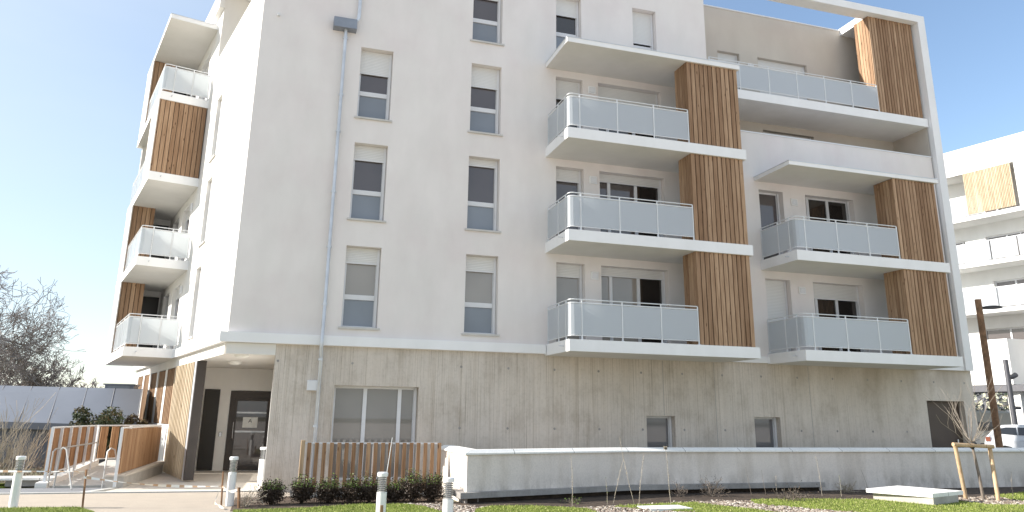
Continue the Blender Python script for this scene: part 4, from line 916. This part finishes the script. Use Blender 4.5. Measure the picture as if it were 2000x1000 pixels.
# white car seen from its side, rear end to the left
def car(loc, rz):
    t = thing('parked_car', 'white hatchback parked beyond the low wall at the right edge', 'car', loc, rz)
    prof = [(0, .42), (.02, .75), (.10, 1.02), (.28, 1.20), (.50, 1.48), (.85, 1.60), (1.6, 1.64), (2.4, 1.58), (3.05, 1.10), (3.9, .95), (4.25, .75), (4.3, .42), (3.95, .25), (3.9, .45), (3.72, .62), (3.45, .68), (3.2, .62), (3.02, .45), (2.98, .25), (1.22, .25), (1.18, .45), (1.0, .62), (.75, .68), (.5, .62), (.32, .45), (.28, .3)]
    N = len(prof); b = MB()
    w_ = lambda z: .88 if z < 1.05 else .88-(z-1.05)*.30
    b.vv([(x, -w_(z), z) for x, z in prof]+[(x, w_(z), z) for x, z in prof], [tuple(range(N)), tuple(range(2*N-1, N-1, -1))]+[(i, (i+1) % N, N+(i+1) % N, N+i)[::-1] for i in range(N)])
    bd = b.build('body', 'car_white', t, local=True)
    b = MB(); q = lambda x, z: (x, -w_(z)-.006, z)
    b.vv([q(.42, 1.30), q(.62, 1.22), q(1.3, 1.16), q(1.3, 1.50), q(.9, 1.50), q(.55, 1.42)], [(0, 1, 2, 3, 4, 5)]); b.vv([q(1.36, 1.16), q(2.85, 1.12), q(2.4, 1.48), q(1.36, 1.50)], [(0, 1, 2, 3)]); b.build('side_window', 'pane_car', t, local=True)
    for x in (.75, 3.45):
        b = MB(Basis((x, -.88, .32), (1, 0, 0), (0, 0, 1))); 
        b = MB(); b.tube([(x, -.86, .33), (x, -.64, .33)], .33, 20); wh = b.build('wheel', 'tyre', t, local=True, smooth=True); b = MB(); b.tube([(x, -.87, .33), (x, -.8, .33)], .21, 14); b.build('rim', 'stainless', wh, local=True)
        b = MB(); b.tube([(x, .86, .33), (x, .64, .33)], .33, 20); b.build('wheel', 'tyre', t, local=True, smooth=True)
        b = MB(); b.tube([(x, -.8, .36), (x, .8, .36)], .38, 16); b.build('wheel_arch', 'ink', t, local=True)
    b = MB(); b.box(.02, .2, -.885, -.6, .85, 1.05); b.build('tail_light', 'red_lamp', t, local=True)
    b = MB(); b.vv([q(1.35, .88), q(1.62, .88), q(1.62, .91), q(1.35, .91)], [(0, 1, 2, 3)]); b.build('door_handle', 'zinc', t, local=True)
car((33.3, 29.5, 0), R(-46))
# cream caravan, concrete block
t = thing('caravan', 'cream caravan parked beyond the service door, behind the lamp post', 'caravan', (43, 38.5, 0), R(-17))
b = MB(); b.bbox(-1.6, 2.4, 0, 2.1, .45, 2.45, .15); b.build('body', 'van_cream', t, local=True); b = MB(); b.box(.1, 1.1, -.012, 0, 1.2, 1.75); b.build('window', 'pane_grey', t, local=True)
b = MB(); b.box(-1.2, 2.2, .2, 1.9, .1, .45); b.build('skirt', 'steel_dark', t, local=True)
b = MB(); b.box(27.2, 32.0, 27.6, 28.0, -.05, .42); tag(b.build('parking_kerb_wall', 'raw_concrete'), 'low concrete upstand left of the parked car', 'wall')
# pines and far trees on the right
def pine(loc, H, seed, label):
    random.seed(seed); t = thing('pine_tree', label, 'tree', loc, 0, 'pine trees far behind on the right'); b = MB(); b.tube([(0, 0, 0), (.1, 0, H*.5), (.0, 0, H)], .12, 6, r1=.04)
    L1 = MB()
    for k in range(34):
        z = H*U(.3, 1); a = U(0, 6.28); L = (H-z)*.35+U(.3, .9); e = (math.cos(a)*L, math.sin(a)*L, z+U(.1, .5)); b.tube([(0, 0, z), e], .03, 3, r1=.012)
        for j in range(26):
            tt = U(.4, 1.05); p = Vector((e[0]*tt, e[1]*tt, z+(e[2]-z)*tt))+Vector((random.gauss(0, .16), random.gauss(0, .16), random.gauss(0, .1))); q = .14
            L1.vv([tuple(p+Vector((U(-q, q), U(-q, q), U(-.05, q)))) for _ in range(3)], [(0, 1, 2)])
    b.build('trunk', 'bark', t, local=True); L1.build('crown', 'pine_green', t, local=True)
for i, (x, y, H, l) in enumerate([(46, 42, 5.4, 'dark pine just right of the concrete corner'), (50, 46, 4.6, 'smaller pine left of the rusty lamp post'), (56.5, 47, 5.2, 'green pine right of the dark street lamp'), (53, 50, 4.4, 'pine seen between the lamp post and the white pillar')]): pine((x, y, 0), H, 200+i, l)
bare_tree((52, 41, 0), 'small bare round tree at the right edge under the white block', 3.0, 44, 6, .1, .5, rmin=.012, trunkL=.35)
b = MB(); random.seed(9)
for k in range(14000):
    t_ = U(-.5, -.12) if k % 2 else U(.7, 1.0); rad = U(150, 240); x, y = rad*math.sin(t_), rad*math.cos(t_); z = U(0, 1)**1.3*6*(1+.35*math.sin(x*.06)+.2*math.sin(x*.19)); q = .75
    b.vv([(x+U(-q, q), y+U(-q, q), z+U(-q, q)) for _ in range(3)], [(0, 1, 2)])
tag(b.build('far_trees', 'bark_haze'), 'hazy line of distant leafless woodland beyond the buildings', 'woodland', kind='stuff')
